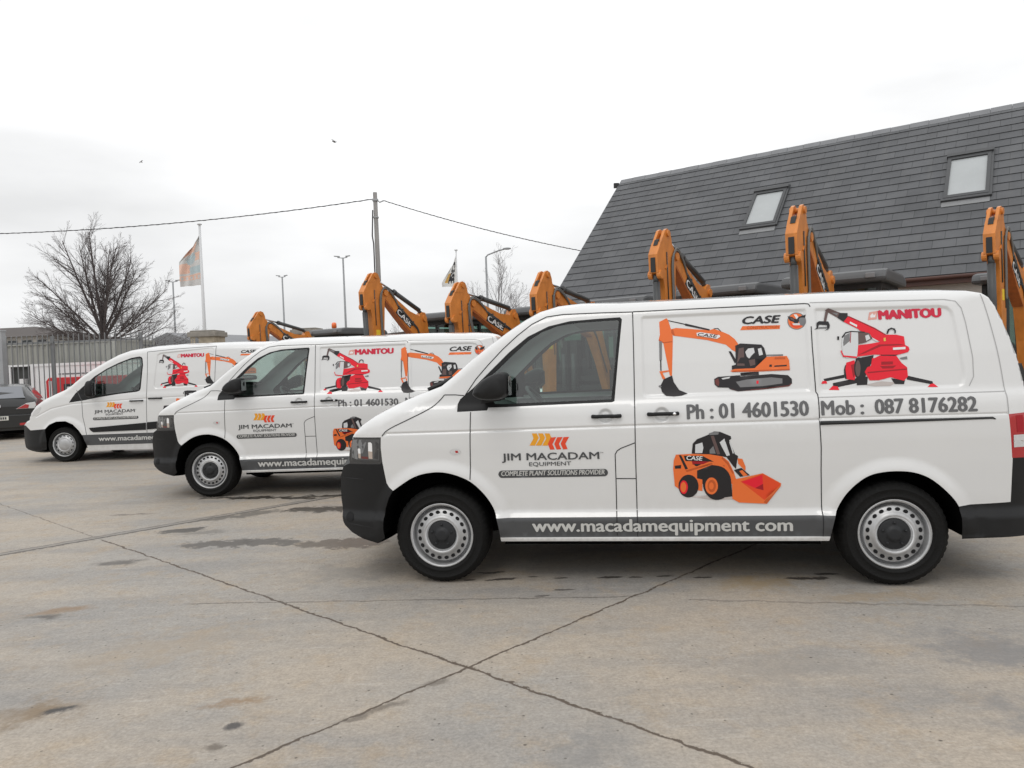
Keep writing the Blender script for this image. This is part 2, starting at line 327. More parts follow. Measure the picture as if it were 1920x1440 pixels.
    # drips and specks
    vo = N(t, 'ShaderNodeTexVoronoi', i_Scale=5.5, feature='F1', voronoi_dimensions='2D'); L(pos, vo.inputs['Vector']); rr = N(t, 'ShaderNodeSeparateColor'); L(vo.outputs['Color'], rr.inputs[0])
    col = mixc(M2('MULTIPLY', rng(M2('MULTIPLY_ADD', wob2.outputs['Fac'], .09, vo.outputs['Distance']), .055, .10, .85, 0, True), M2('GREATER_THAN', rr.outputs[0], .90)), col, (.07, .058, .048))
    vo2 = N(t, 'ShaderNodeTexVoronoi', i_Scale=13.0, feature='F1', voronoi_dimensions='2D'); L(pos, vo2.inputs['Vector']); r2 = N(t, 'ShaderNodeSeparateColor'); L(vo2.outputs['Color'], r2.inputs[0])
    col = mixc(M2('MULTIPLY', rng(vo2.outputs['Distance'], .04, .10, .75, 0, True), M2('GREATER_THAN', r2.outputs[0], .93)), col, (.10, .085, .07))
    L(col, p.inputs['Base Color'])
    ro = rng(n2.outputs['Fac'], .3, .7, .62, .85)
    if wet is not None: ro = M2('MULTIPLY', ro, M2('SUBTRACT', 1.0, wet))
    L(ro, p.inputs['Roughness'])
    hh = M2('SUBTRACT', M2('MULTIPLY', n3.outputs['Fac'], .5), M2('MULTIPLY', height, 2.2)); hh = M2('ADD', hh, M2('MULTIPLY', n5.outputs['Fac'], .8)); hh = M2('ADD', hh, M2('MULTIPLY', n6.outputs['Fac'], .9))
    if wet is not None: hh = M2('MULTIPLY', hh, M2('SUBTRACT', 1.0, wet))
    b = N(t, 'ShaderNodeBump', i_Strength=.28, i_Distance=.005); L(hh, b.inputs['Height']); L(b.outputs[0], p.inputs['Normal'])
    MATS['concrete_yard'] = m
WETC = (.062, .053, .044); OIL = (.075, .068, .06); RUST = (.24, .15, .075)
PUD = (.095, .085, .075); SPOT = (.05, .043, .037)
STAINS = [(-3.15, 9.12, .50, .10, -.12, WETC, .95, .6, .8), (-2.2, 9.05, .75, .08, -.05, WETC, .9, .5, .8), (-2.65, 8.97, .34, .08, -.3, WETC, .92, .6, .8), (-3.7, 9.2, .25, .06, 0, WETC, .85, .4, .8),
 (-2.72, 6.70, .40, .15, -.05, PUD, .9, .35, .8), (-2.25, 6.72, .34, .15, -.25, PUD, .9, .35, .8), (-1.55, 6.55, .46, .17, -.05, (.11, .088, .066), .88, .35, .8), (-2.1, 8.2, .55, .16, -.1, WETC, .9, .5, .8), (-1.45, 8.3, .5, .15, .0, WETC, .9, .5, .8),
 (-3.32, 7.34, .26, .12, .2, (.075, .068, .06), .9, .35, .75), (-3.05, 7.2, .30, .14, .1, (.17, .16, .145), .7, .1, .4), (-2.98, 8.0, .55, .14, .55, (.12, .11, .096), .8, .25, .6), (-4.3, 8.3, .3, .05, 0, WETC, .6, .1, .4),
 (-3.30, 6.14, .26, .13, .1, OIL, .8, .1, .2), (-3.05, 4.92, .26, .10, .3, RUST, .7, 0, .2), (-3.09, 4.80, .17, .06, .0, OIL, .75, 0, .2), (-2.27, 3.42, .34, .17, .2, (.19, .135, .08), .75, 0, .1), (-2.15, 3.42, .10, .055, .4, (.04, .04, .042), .9, 0, .4), (-2.42, 3.25, .18, .05, -.2, RUST, .6, 0, .2),
 (-1.26, 3.20, .055, .04, .8, (.06, .055, .055), .9, 0, .4), (-1.27, 3.03, .06, .04, .2, (.11, .09, .07), .75, 0, .3), (-1.33, 3.44, .24, .04, .3, RUST, .65, 0, .1), (-.42, 3.58, .10, .05, .4, (.13, .11, .09), .7, 0, .3), (-.62, 3.33, .14, .05, .5, (.12, .10, .08), .7, 0, .3), (-.75, 3.24, .12, .04, .5, (.12, .10, .08), .7, 0, .3),
 (1.62, 4.98, .45, .25, .1, (.33, .235, .12), .65, 0, .1), (2.2, 4.6, .55, .16, -.1, (.32, .235, .14), .5, 0, .1), (2.4, 3.7, .55, .40, -.4, (.17, .172, .178), .65, 0, .1), (2.2, 3.05, .5, .25, -.3, (.19, .19, .192), .6, 0, .1), (.25, 2.9, .32, .22, .3, (.19, .187, .183), .55, 0, .1), (1.3, 3.6, .5, .3, .2, (.24, .225, .205), .5, 0, .1), (-1.2, 5.6, .8, .4, .1, (.22, .21, .195), .5, 0, .1), (-2.0, 4.2, .7, .4, .4, (.34, .27, .19), .45, 0, .1),
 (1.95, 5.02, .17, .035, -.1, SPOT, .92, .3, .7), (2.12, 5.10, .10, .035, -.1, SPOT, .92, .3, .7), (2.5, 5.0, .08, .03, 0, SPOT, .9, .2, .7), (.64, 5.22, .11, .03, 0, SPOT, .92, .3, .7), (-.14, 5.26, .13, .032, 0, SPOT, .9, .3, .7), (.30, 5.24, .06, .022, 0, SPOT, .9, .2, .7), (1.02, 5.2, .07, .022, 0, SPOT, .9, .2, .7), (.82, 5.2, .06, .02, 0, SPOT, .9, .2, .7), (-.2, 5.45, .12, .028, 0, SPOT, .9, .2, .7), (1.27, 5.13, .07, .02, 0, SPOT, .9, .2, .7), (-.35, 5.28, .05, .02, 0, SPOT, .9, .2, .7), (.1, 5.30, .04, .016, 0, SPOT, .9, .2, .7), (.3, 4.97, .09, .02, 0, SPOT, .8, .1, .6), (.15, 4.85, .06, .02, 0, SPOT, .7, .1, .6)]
ground_material()
g = MB()
g.face([g.vert(p) for p in ((-600, -60, 0), (600, -60, 0), (600, 900, 0), (-600, 900, 0))]); tag(g.build('ground', 'concrete_yard', recalc=False), kind='structure')
# ------------------------------------------------------------------ slate roofed building
BU = Vector((.81, -.587, 0)).normalized(); BN = Vector((.587, .81, 0)).normalized(); BO = Vector((1.43, 28.15, 3.5))
BW, BR = 6.37, 5.90; SL = (BN*BW + Vector((0, 0, BR))); SLEN = SL.length; SL = SL/SLEN; SN = BU.cross(SL).normalized()
if SN.z < 0: SN = -SN
LEN = 32.0
def slate_material():
    m = bpy.data.materials.new('slate'); m.use_nodes = True; t = m.node_tree; p = t.nodes['Principled BSDF']; L = t.links.new
    uv = N(t, 'ShaderNodeUVMap'); 
    br = N(t, 'ShaderNodeTexBrick', i_Scale=1.0); br.inputs['Color1'].default_value = (.100, .103, .109, 1); br.inputs['Color2'].default_value = (.077, .080, .086, 1); br.inputs['Mortar'].default_value = (.042, .044, .047, 1)
    br.inputs['Mortar Size'].default_value = .011; br.inputs['Brick Width'].default_value = .60; br.inputs['Row Height'].default_value = SLEN/21; br.inputs['Mortar Smooth'].default_value = .3; br.inputs['Bias'].default_value = .1; br.offset = .5
    L(uv.outputs[0], br.inputs['Vector'])
    n = N(t, 'ShaderNodeTexNoise', i_Scale=.8, i_Detail=6.0, i_Roughness=.65); L(uv.outputs[0], n.inputs['Vector']); r = N(t, 'ShaderNodeMapRange', i_1=.3, i_2=.7, i_3=.80, i_4=1.20); L(n.outputs['Fac'], r.inputs[0])
    x = N(t, 'ShaderNodeMix', data_type='RGBA', blend_type='MULTIPLY'); x.inputs[0].default_value = 1; L(br.outputs['Color'], x.inputs[6]); L(r.outputs[0], x.inputs[7])
    mp_ = N(t, 'ShaderNodeMapping'); mp_.inputs['Scale'].default_value = (2.2, .16, 1); L(uv.outputs[0], mp_.inputs[0]); n2 = N(t, 'ShaderNodeTexNoise', i_Scale=1.5, i_Detail=5.0); L(mp_.outputs[0], n2.inputs['Vector'])
    r2 = N(t, 'ShaderNodeMapRange', i_1=.55, i_2=.75, i_3=0.0, i_4=.3); L(n2.outputs['Fac'], r2.inputs[0]); y = N(t, 'ShaderNodeMix', data_type='RGBA'); L(r2.outputs[0], y.inputs[0]); L(x.outputs[2], y.inputs[6]); y.inputs[7].default_value = (.125, .125, .122, 1)
    L(y.outputs[2], p.inputs['Base Color']); p.inputs['Roughness'].default_value = .62; MATS['slate'] = m
slate_material()
bd = thing('slate_roofed_building', BO*1 - Vector((0, 0, 3.5)), 0, 'long low building with a steep dark slate roof and two roof windows behind the diggers', 'building')
V = []; Fc = []; UV = []
NC = 21
for side in (0, 1):
    for i in range(NC):
        s0, s1 = SLEN*i/NC, SLEN*(i+1)/NC+.06
        for (sa, la), (sb, lb) in (((s0, .026), (min(s1, SLEN), .004)), ((s0, .0), (s0, .026))):
            b = len(V)
            for u_, s_, l_ in ((0, sa, la), (LEN, sa, la), (LEN, sb, lb), (0, sb, lb)):
                P_ = BU*u_ + (SL*s_ if side == 0 else Vector((BN.x*(2*BW)-SL.x*s_, BN.y*(2*BW)-SL.y*s_, SL.z*s_))) + (SN*l_ if side == 0 else Vector((-SN.x, -SN.y, SN.z))*l_) + Vector((0, 0, 3.5))
                V.append(tuple(P_)); UV.append((u_, s_ if sb > sa else s0-.001))
            Fc.append((b, b+1, b+2, b+3) if side == 0 else (b+3, b+2, b+1, b))
me = bpy.data.meshes.new('roof'); me.from_pydata(V, [], Fc); me.materials.append(MATS['slate']); ul = me.uv_layers.new(name='UVMap')
for lp in me.loops: ul.data[lp.index].uv = UV[lp.vertex_index]
roof = link('roof', me, bd)
bl = lambda u_, n_, z_: BU*u_ + BN*n_ + Vector((0, 0, z_))
wl = MB()
wl.prism([(.35, 0), (2*BW-.35, 0), (2*BW-.35, 3.62), (BW, 3.45+BR-.1), (.35, 3.62)], .25, LEN-.25, lambda n_, z_, u_: bl(u_, n_, z_)); wl.build('wall', 'wall_render', bd)
fa = MB(); fa.prism([(.0, 3.26), (.03, 3.26), (.03, 3.47), (.0, 3.47)], 0, LEN, lambda n_, z_, u_: bl(u_, n_, z_)); fa.prism([(.04, 3.27), (.35, 3.27), (.35, 3.30), (.04, 3.30)], 0, LEN, lambda n_, z_, u_: bl(u_, n_, z_)); fa.build('fascia', 'brown_fascia', bd)
gu = MB(); gu.tube([bl(0, -.06, 3.44), bl(LEN, -.06, 3.44)], .055, 10); gu.build('gutter', 'brown_fascia', bd)
rg = MB()
for k in range(int(LEN/.6)):
    u0, u1 = k*.6+.004, (k+1)*.6-.006; l = .006*(k % 2)
    rg.prism([(BW-.20, 3.5+BR-.155+l), (BW, 3.5+BR+.05+l), (BW+.20, 3.5+BR-.155+l), (BW+.18, 3.5+BR-.175), (BW, 3.5+BR+.02), (BW-.18, 3.5+BR-.175)], u0, u1, lambda n_, z_, u_: bl(u_, n_, z_))
rg.build('ridge_tile', 'ridge', bd)
vb = MB(); vb.prism([(0, 3.42), (.0, 3.50), (BW, 3.5+BR-.0), (2*BW, 3.50), (2*BW, 3.42), (BW, 3.42+BR)], -.03, -.004, lambda n_, z_, u_: bl(u_, n_, z_)); vb.build('verge_board', 'ridge', bd)
ve = MB(); ve.box(bl(-.12, BW-.25, 3.5+BR-.22), (.22, .16, .2)); ve.build('finial', 'plant_black', bd)
for u0, u1, s0, s1 in ((6.58, 7.74, 3.58, 5.74), (12.74, 13.92, 3.62, 5.92)):
    f3 = lambda u_, s_, l_: BU*u_ + SL*s_ + SN*l_ + Vector((0, 0, 3.5)); fr = MB(); wd = .10
    for a0, a1, b0, b1 in ((u0, u0+wd, s0, s1), (u1-wd, u1, s0, s1), (u0+wd, u1-wd, s1-.16, s1), (u0+wd, u1-wd, s0, s0+.13)):
        fr.prism([(a0, b0), (a1, b0), (a1, b1), (a0, b1)], .0, .11, f3)
    fr.prism([(u0-.03, s1-.02), (u1+.05, s1-.02), (u1+.05, s1+.14), (u0-.03, s1+.14)], .0, .15, f3); fr.prism([(u1, s0-.1), (u1+.07, s0-.1), (u1+.07, s1+.2), (u1, s1+.2)], 0, .09, f3); fr.prism([(u0-.06, s0-.12), (u1+.03, s0-.12), (u1+.03, s0), (u0-.06, s0)], .0, .10, f3)
    sk = fr.build('skylight', 'skylight_frame', bd)
    pn = MB(); pn.prism([(u0+wd, s0+.13), (u1-wd, s0+.13), (u1-wd, s1-.16), (u0+wd, s1-.16)], .02, .06, f3); pn.build('pane', 'skylight_pane', sk)
    ap = MB(); ap.prism([(u0-.04, s0-.36), (u1+.02, s0-.36), (u1+.02, s0-.12), (u0-.04, s0-.12)], .022, .03, f3); ap.build('flashing', 'lead', sk)
for u0 in (4, 11, 18):
    dw = MB(); dw.prism([(u0, .1), (u0+2.2, .1), (u0+2.2, 2.5), (u0, 2.5)], .30, .345, lambda u_, z_, n_: bl(u_, n_, z_)); dw.build('window', 'dark_pane', bd)
# ------------------------------------------------------------------ backhoe loaders
def backhoe():
    r = thing('backhoe_loader', (0, 0, 0), 0, 'x', 'digger')
    f = lambda x, z, t: (x, t, z)
    # dipper (x forward from the dipper axis)
    d = MB()
    body = [(-.31,3.58),(-.455,3.36),(-.44,3.05),(-.27,2.99),(-.21,2.80),(-.17,2.31),(-.10,1.30),(.10,1.30),(.16,2.31),(.21,2.99),(.23,3.25),(.24,3.44),(.10,3.60)]
    top = [(-.30,3.575),(-.135,3.80),(-.06,3.83),(.03,3.80),(.085,3.69),(.10,3.60)]
    d.prism(body, -.085, .085, f)
    for s in (-1, 1): d.prism(top, s*.038, s*.085, f)
    d.cur = 1
    d.prism([(-.465,3.06),(-.46,3.30),(-.43,3.33),(-.30,3.33),(-.30,3.06)], -.042, .042, f); d.prism([(-.36,3.52),(-.30,3.62),(-.25,3.64),(-.2,3.5)], -.0375, .0375, f); d.cur = 0
    for s in (-1, 1):
        d.lathe([(.0, .08), (.055, .08), (.055, .115), (.0, .115)], 14, lambda a, b, t, s=s: (-.05+a, s*t, 3.745+b), smooth=False); d.lathe([(0, .045), (.075, .045), (.075, .12), (0, .12)], 14, lambda a, b, t, s=s: (-.36+a, s*t, 3.02+b), smooth=False)
    d.tube([(-.05, -.085, 3.745), (-.05, .085, 3.745)], .04, 10); d.prism([(-.19,3.14),(-.05,3.27),(-.03,3.25),(-.17,3.12)], -.10, -.085, f)
    dp = d.build('dipper_arm', ['plant_orange', 'plant_black'], r)
    st = MB(); st.prism([(-.10, 2.32), (.03, 2.32), (.03, 2.50), (-.10, 2.50)], -.0885, -.0855, f); st.build('warning_sticker', 'yellow_sticker', dp)
    b = MB(); bm_ = [(.16,3.40),(.20,3.48),(.28,3.48),(.42,3.38),(.69,3.19),(1.08,2.93),(1.43,2.80),(1.56,2.90),(1.66,2.88),(1.72,2.63),(1.80,1.6),(1.90,.95),(1.58,.90),(1.48,1.6),(1.30,2.24),(.93,2.56),(.62,2.86),(.35,3.14),(.20,3.27)]
    b.prism(bm_, -.08, .08, f)
    for s in (-1, 1): b.lathe([(0, .078), (.07, .078), (.07, .125), (0, .125)], 14, lambda a, c, t, s=s: (.245+a, s*t, 3.37+c), smooth=False); b.lathe([(0, .078), (.07, .078), (.07, .115), (0, .115)], 14, lambda a, c, t, s=s: (1.60+a, s*t, 2.74+c), smooth=False)
    b.cur = 1; b.prism([(.20,3.26),(.35,3.13),(.62,2.85),(.93,2.55),(1.30,2.23),(1.27,2.21),(.90,2.52),(.60,2.82),(.33,3.10),(.19,3.22)], -.082, .082, f)
    bo = b.build('boom', ['plant_orange', 'plant_orange_edge'], r)
    vs, fs = fit_text('CASE', .56, .13, bold=.05); an = math.radians(-39); c_, s_ = math.cos(an), math.sin(an)
    for nm, o_, grow, m_, lift in (('lettering_backing', None, 1, 'plant_black', .0825), ('lettering', None, 0, 'vinyl_white', .0845)):
        V_ = []; F_ = []
        if grow:
            P_ = [(-.03, -.025), (.59, -.025), (.60, .155), (-.02, .155)]; V_ = [(.60+a*c_-q*s_, -lift, 2.90+a*s_+q*c_) for a, q in P_]; F_ = [(0, 1, 2, 3)]
        else: V_ = [(.60+a*c_-q*s_, -lift-e, 2.90+a*s_+q*c_) for a, q, e in vs]; F_ = fs
        part_mesh(nm, V_, None, F_, m_, bo)
    c = MB(); c.tube([(.64, 0, 3.40), (1.52, 0, 2.95)], .055, 12); c.tube([(1.46, 0, 2.97), (1.60, 0, 2.86)], .045, 8); c.tube([(.62, 0, 3.41), (.68, 0, 3.38)], .066, 12); cy = c.build('crowd_cylinder', 'plant_grey', r)
    c = MB(); c.tube([(.06, 0, 3.69), (.66, 0, 3.39)], .026, 10); c.build('piston_rod', 'rod', cy)
    c = MB(); c.tube([(-.36, 0, 2.90), (-.30, 0, 1.62)], .062, 12); c.tube([(-.37, 0, 3.02), (-.36, 0, 2.88)], .048, 8); cy = c.build('bucket_cylinder', 'plant_grey', r); c = MB(); c.tube([(-.30, 0, 1.62), (-.26, 0, 1.05)], .03, 8); c.build('piston_rod', 'rod', cy)
    h = MB()
    for s, q in ((-1, 0), (-1, .035), (1, 0)):
        pts = smooth_line3([(.02+q, s*.105, 2.35), (.02+q, s*.11, 2.9), (.03+q, s*.11, 3.25), (.12+q, s*.11, 3.44+q), (.28, s*.11, 3.50+q), (.46, s*.105, 3.34+q), (.60, s*.095, 3.16+q), (.66, s*.085, 3.06)]); h.tube(pts, .017, 6)
    h.build('hydraulic_hose', 'hose', r)
    h = MB()
    for s in (-1, 1):
        for o_ in (0, .04): h.tube([(.66, s*.095, 3.08-o_), (.95, s*.095, 2.83-o_), (1.30, s*.095, 2.52-o_), (1.46, s*.095, 2.2-o_), (1.62, s*.095, 1.3)], .013, 6)
        for x, z in ((.80, 2.94), (1.15, 2.63)): h.box((x, s*.09, z), (.05, .03, .11))
    h.build('boom_pipe', 'plant_grey', bo)
    h = MB(); h.tube([(-.12, -.095, 3.42), (-.10, -.095, 2.6)], .010, 5); h.tube([(.10, -.088, 3.30), (.10, -.088, 2.2)], .012, 5)
    for z in (3.35, 2.9, 2.45): h.box((.10, -.088, z), (.05, .02, .03))
    h.build('arm_pipe', 'plant_grey', dp)
    k = MB(); k.prism([(-.28,1.18),(.05,1.30),(.22,1.18),(.50,.95),(.56,.62),(.40,.38),(.12,.30),(-.10,.42),(.0,.52),(.2,.5),(.36,.66),(.30,.88),(.05,1.0),(-.30,1.0)], -.3, .3, f)
    for s in (-1, 1): k.prism([(-.28,1.0),(.05,1.0),(.30,.9),(.36,.66),(.2,.5),(-.10,.42)], s*.28, s*.3, f)
    for q in range(5): k.box((-.12, -.26+q*.13, .40), (.16, .05, .04))
    k.build('digging_bucket', 'plant_black', r)
    # rear frame, swing post and stabilisers
    q = MB(); q.box((1.75, 0, .85), (.22, .30, .9)); q.box((1.95, 0, .75), (.18, 1.9, .45)); q.box((1.95, 0, 1.12), (.10, 1.7, .12))
    for s in (-1, 1): q.box((1.92, s*.92, 1.15), (.20, .18, 1.7)); q.box((1.92, s*.92, .32), (.30, .30, .06))
    q.cur = 1
    for s in (-1, 1): q.tube([(1.80, s*.92, .55), (1.80, s*.92, 1.7)], .055, 10)
    q.build('stabiliser_frame', ['plant_black', 'plant_grey'], r)
    # chassis, bonnet, fenders
    q = MB(); q.prism([(2.05,.55),(2.05,1.05),(3.9,1.05),(3.95,1.62),(5.05,1.50),(5.25,1.38),(5.28,.75),(4.2,.55)], -.42, .42, f); q.cur = 1; q.box((4.2, 0, .62), (2.0, .7, .28)); q.prism([(5.27, .8), (5.30, .8), (5.28, 1.35), (5.26, 1.35)], -.38, .38, f)
    q.build('chassis', ['plant_orange', 'plant_black'], r, bevel=.02)
    for s in (-1, 1):
        q = MB(); pr = [(2.85+.84*math.cos(a), .74+.84*math.sin(a)) for a in np.linspace(.15, PI*.95, 14)]; pi_ = [(2.85+.78*math.cos(a), .74+.78*math.sin(a)) for a in np.linspace(PI*.95, .15, 14)]
        q.prism(pr+pi_, s*.45, s*1.08, f); q.build('fender', 'plant_black', r)
        q = MB(); q.prism([(3.3,1.05),(3.4,1.25),(5.0,1.0),(5.9,.55),(5.85,.35),(5.0,.75)], s*.50, s*.60, f); q.build('loader_arm', 'plant_orange', r)
        for x, R, wd in ((2.85, .74, .46), (4.75, .50, .32)):
            t = MB(); y0, y1 = .62+.46-wd, .62+.46; n = 48
            t.lathe([(R*.55, y0), (R*.86, y0-.01), (R*.97, y0+.04), (R, y0+.1), (R, y1-.1), (R*.97, y1-.04), (R*.86, y1+.01), (R*.55, y1)], n, lambda a, c, tt, x=x, s=s, R=R: (x+a, s*tt, R+c), closed=True, rfun=lambda k, j, rr, R=R: rr-(.03 if k in (2, 3, 4, 5) and j % 3 == 0 else 0))
            w2 = t.build('wheel', 'rubber', r); t = MB(); t.lathe([(R*.56, y1-.02), (R*.5, y1-.08), (R*.25, y1-.10), (R*.2, y1-.03), (0, y1-.03)], 24, lambda a, c, tt, x=x, s=s, R=R: (x+a, s*tt, R+c)); t.build('rim', 'plant_orange', w2)
    q = MB(); q.prism([(5.70,.25),(5.75,.95),(6.0,.75),(6.05,.35),(6.45,.20),(6.45,.15),(5.9,.15)], -1.12, 1.12, f); q.build('loader_bucket', 'plant_orange', r)
    # cab
    cb = MB(); z0, z1 = 1.05, 2.66
    for x, zz in ((2.08, 0), (2.98, 0), (3.72, 0)):
        for s in (-1, 1): cb.box((x, s*.70, (z0+z1)/2), (.075, .075, z1-z0))
    for s in (-1, 1): cb.box((2.90, s*.72, 1.10), (1.72, .06, .30)); cb.box((2.90, s*.70, 2.63), (1.7, .07, .09))
    cb.box((2.08, 0, 2.63), (.07, 1.4, .09)); cb.box((3.72, 0, 2.63), (.07, 1.4, .09)); cb.box((2.08, 0, 1.15), (.06, 1.4, .35)); cb.box((3.72, 0, 1.25), (.06, 1.4, .5)); cb.box((2.08, 0, 1.9), (.05, .05, 1.4))
    cb.box((2.9, 0, 1.02), (1.6, 1.4, .06)); cab = cb.build('cab_frame', 'plant_black', r)
    gl = MB()
    for s in (-1, 1): gl.face([gl.vert(p) for p in ((2.1, s*.705, 1.25), (3.7, s*.705, 1.25), (3.7, s*.705, 2.6), (2.1, s*.705, 2.6))])
    for x in (2.07, 3.73): gl.face([gl.vert(p) for p in ((x, -.66, 1.3), (x, .66, 1.3), (x, .66, 2.6), (x, -.66, 2.6))])
    gl.build('cab_glass', 'cab_glass', cab, recalc=False)
    rf = MB(); rf.prism([(1.84,2.68),(1.80,2.75),(1.86,2.86),(2.05,2.90),(3.55,2.90),(3.86,2.84),(3.96,2.75),(3.92,2.68)], -.86, .86, f); ro_ = rf.build('cab_roof', 'cab_roof', r, bevel=.05)
    for s in (-1, 1):
        for x in (1.80, 3.96): rl = MB(); rl.box((x, s*.62, 2.78), (.07, .15, .085)); rl.build('work_light', 'vinyl_grey', ro_, bevel=.015)
    se = MB(); se.prism([(2.55,1.05),(3.0,1.05),(3.02,1.5),(2.62,1.55),(2.52,2.25),(2.42,2.25)], -.24, .24, f); se.tube([(3.3, 0, 1.1), (3.42, 0, 1.75)], .03, 6); se.build('driver_seat', 'trim', r, bevel=.03)
    for s in (-1, 1): mr = MB(); mr.tube([(3.75, s*.74, 2.5), (3.85, s*1.0, 2.45), (3.85, s*1.0, 2.2)], .014, 6); mr.box((3.85, s*1.02, 2.25), (.05, .17, .30)); mr.build('side_mirror', 'plant_black', r, bevel=.015)
    return r
def smooth_line3(pts, it=2):
    pts = [Vector(p) for p in pts]
    for _ in range(it):
        q = [pts[0]]
        for a, b in zip(pts[:-1], pts[1:]): q += [a*.75+b*.25, a*.25+b*.75]
        pts = q+[pts[-1]]
    return pts
HEAD_RZ = math.radians(54)      # machines stand side by side, noses to the building
proto = backhoe(); DG = 'backhoe loaders parked in a row, noses to the slate roofed building'
# (photo x and y of the arm's tip, distance, how far the arm is let down, label)
ROW = [(1496, 387, 11.3, 3.72, 'backhoe loader whose arm tip reaches between the two roof windows, dark cab roof beside it'),
 (1243, 432, 13.0, 3.75, 'backhoe loader with its arm against the slates left of the left roof window'),
 (1866, 390, 12.1, 3.75, 'backhoe loader at the right edge of the photo, behind the rear of the nearest van'),
 (1020, 510, 14.5, 3.28, 'backhoe loader with its arm at the left verge of the slate roof'),
 (862, 530, 16.0, 3.29, 'backhoe loader with its arm under the small white flag, right of the utility pole'),
 (706, 508, 17.5, 3.78, 'backhoe loader whose raised arm stands in front of the utility pole'),
 (486, 585, 22.8, 3.37, 'farthest backhoe loader, orange beacon on its roof, arm over the farthest van')]
for i, (px_, py_, dist, H, lab) in enumerate(ROW):
    o = proto if i == 0 else copy_tree(proto)
    p = spot(px_, py_, dist); o.location = (p.x, p.y, 0); rz = HEAD_RZ-(.17 if i == 2 else .05*math.sin(i*2.1)); o.rotation_euler = (0, 0, rz); o['label'] = lab; o['group'] = DG
    o.location -= Matrix.Rotation(rz, 3, 'Z') @ Vector((-.05, 0, 0))
    drop = 3.81-p.z
    if abs(drop) > .02:
        # the boom swings down about its foot, the dipper stays plumb and comes with its tip
        px0, pz0 = 1.74-.245, .92-3.37; L0 = math.hypot(px0, pz0); a0 = math.atan2(3.37-.92, .245-1.74)
        a1 = PI-math.asin(min(1, (3.37-drop-.92)/L0)); da = a1-a0; mv = Vector((1.74+L0*math.cos(a1)-.245, 0, -drop)); o.location -= Matrix.Rotation(rz, 3, 'Z') @ Vector((mv.x, 0, 0))
        for ch in o.children:
            k = ch.name.split('.')[0]
            if k in ('dipper_arm', 'bucket_cylinder', 'digging_bucket'): ch.location = mv
            elif k in ('boom', 'crowd_cylinder'):   # boom_pipe hangs on the boom
                R4 = Matrix.Translation((1.74, 0, .92)) @ Matrix.Rotation(-da, 4, 'Y') @ Matrix.Translation((-1.74, 0, -.92)); ch.matrix_local = R4
            elif k == 'hydraulic_hose': ch.matrix_local = Matrix.Translation((1.74, 0, .92)) @ Matrix.Rotation(-da, 4, 'Y') @ Matrix.Translation((-1.74, 0, -.92))
    if i == 6:
        bc = MB(); bc.lathe([(.0, 0), (.06, 0), (.06, .05), (.085, .06), (.085, .20), (.06, .24), (0, .245)], 16, lambda a, b, t: (2.6+a, .35+b, 2.90+t)); bc.build('beacon', 'beacon', o)
# ------------------------------------------------------------------ vans
ss = lambda t: (lambda u: u*u*(3-2*u))(np.clip(t, 0, 1))
class Skin:
    """outer skin of a van: half width as a function of length x and height z"""
    def __init__(s, sp):
        s.sp = sp; zz = np.arange(.1, 2.3, .004); k = np.array(sp['prof'])
        y = np.interp(zz, k[:, 0], k[:, 1]); ker = np.exp(-np.linspace(-2, 2, 7)**2); ker /= ker.sum()
        s.zz = zz; s.yy = np.convolve(np.pad(y, 3, 'edge'), ker, 'valid')
        s.top = np.array(sp['top'])
    def half(s, P):
        sp = s.sp; x, z = P[:, 0], P[:, 1]
        Y = np.interp(z, s.zz, s.yy)
        Y = Y - sp['nose_in']*np.clip((sp['nose_x']-x)/.6, 0, 2)**2.5 - .10*np.clip((x-sp['tail_x'])/.35, 0, 2)**2.5
        for cx, cz, R in sp['arches']:
            d = np.hypot(x-cx, z-cz); Y = Y + sp['flare']*ss(1-(d-R)/.10)*ss((z-.30)/.1)
        for poly, depth in sp['recess']:
            sd = dist_line(P, poly+[poly[0]]); sd = np.where(in_poly(P, poly), sd, 0); Y = Y - depth*ss(sd/.028)
        for line, depth, wd in sp['grooves']:
            d = dist_line(P, line); Y = Y - depth*np.exp(-(d/wd)**2)
        zt = np.interp(x, s.top[:, 0], s.top[:, 1]); q = np.maximum(zt-z, .0004)
        r = np.interp(x, sp['shoulder'][0], sp['shoulder'][1])
        Y = Y - np.where(q < r, r*(1-np.sqrt(np.clip(1-(1-q/r)**2, 0, 1))), 0)
        return Y
    def at(s, pts, lift=0.0, side=-1):
        P = np.array(pts, float); Y = s.half(P); e = .0015
        gx = (s.half(P+[e, 0])-s.half(P-[e, 0]))/(2*e); gz = (s.half(P+[0, e])-s.half(P-[0, e]))/(2*e)
        n = np.stack([-gx, np.full(len(P), 1.0), -gz], -1); n /= np.linalg.norm(n, axis=1)[:, None]
        V = np.stack([P[:, 0], Y, P[:, 1]], -1) + n*lift
        if side < 0: V = V*[1, -1, 1]; n = n*[1, -1, 1]
        return V, n
def cdt(pts, edges):
    r = delaunay_2d_cdt([Vector(p) for p in pts], edges, [], 0, 1e-6)
    V = np.array([(v.x, v.y) for v in r[0]]); return V, [tuple(f) for f in r[2]]
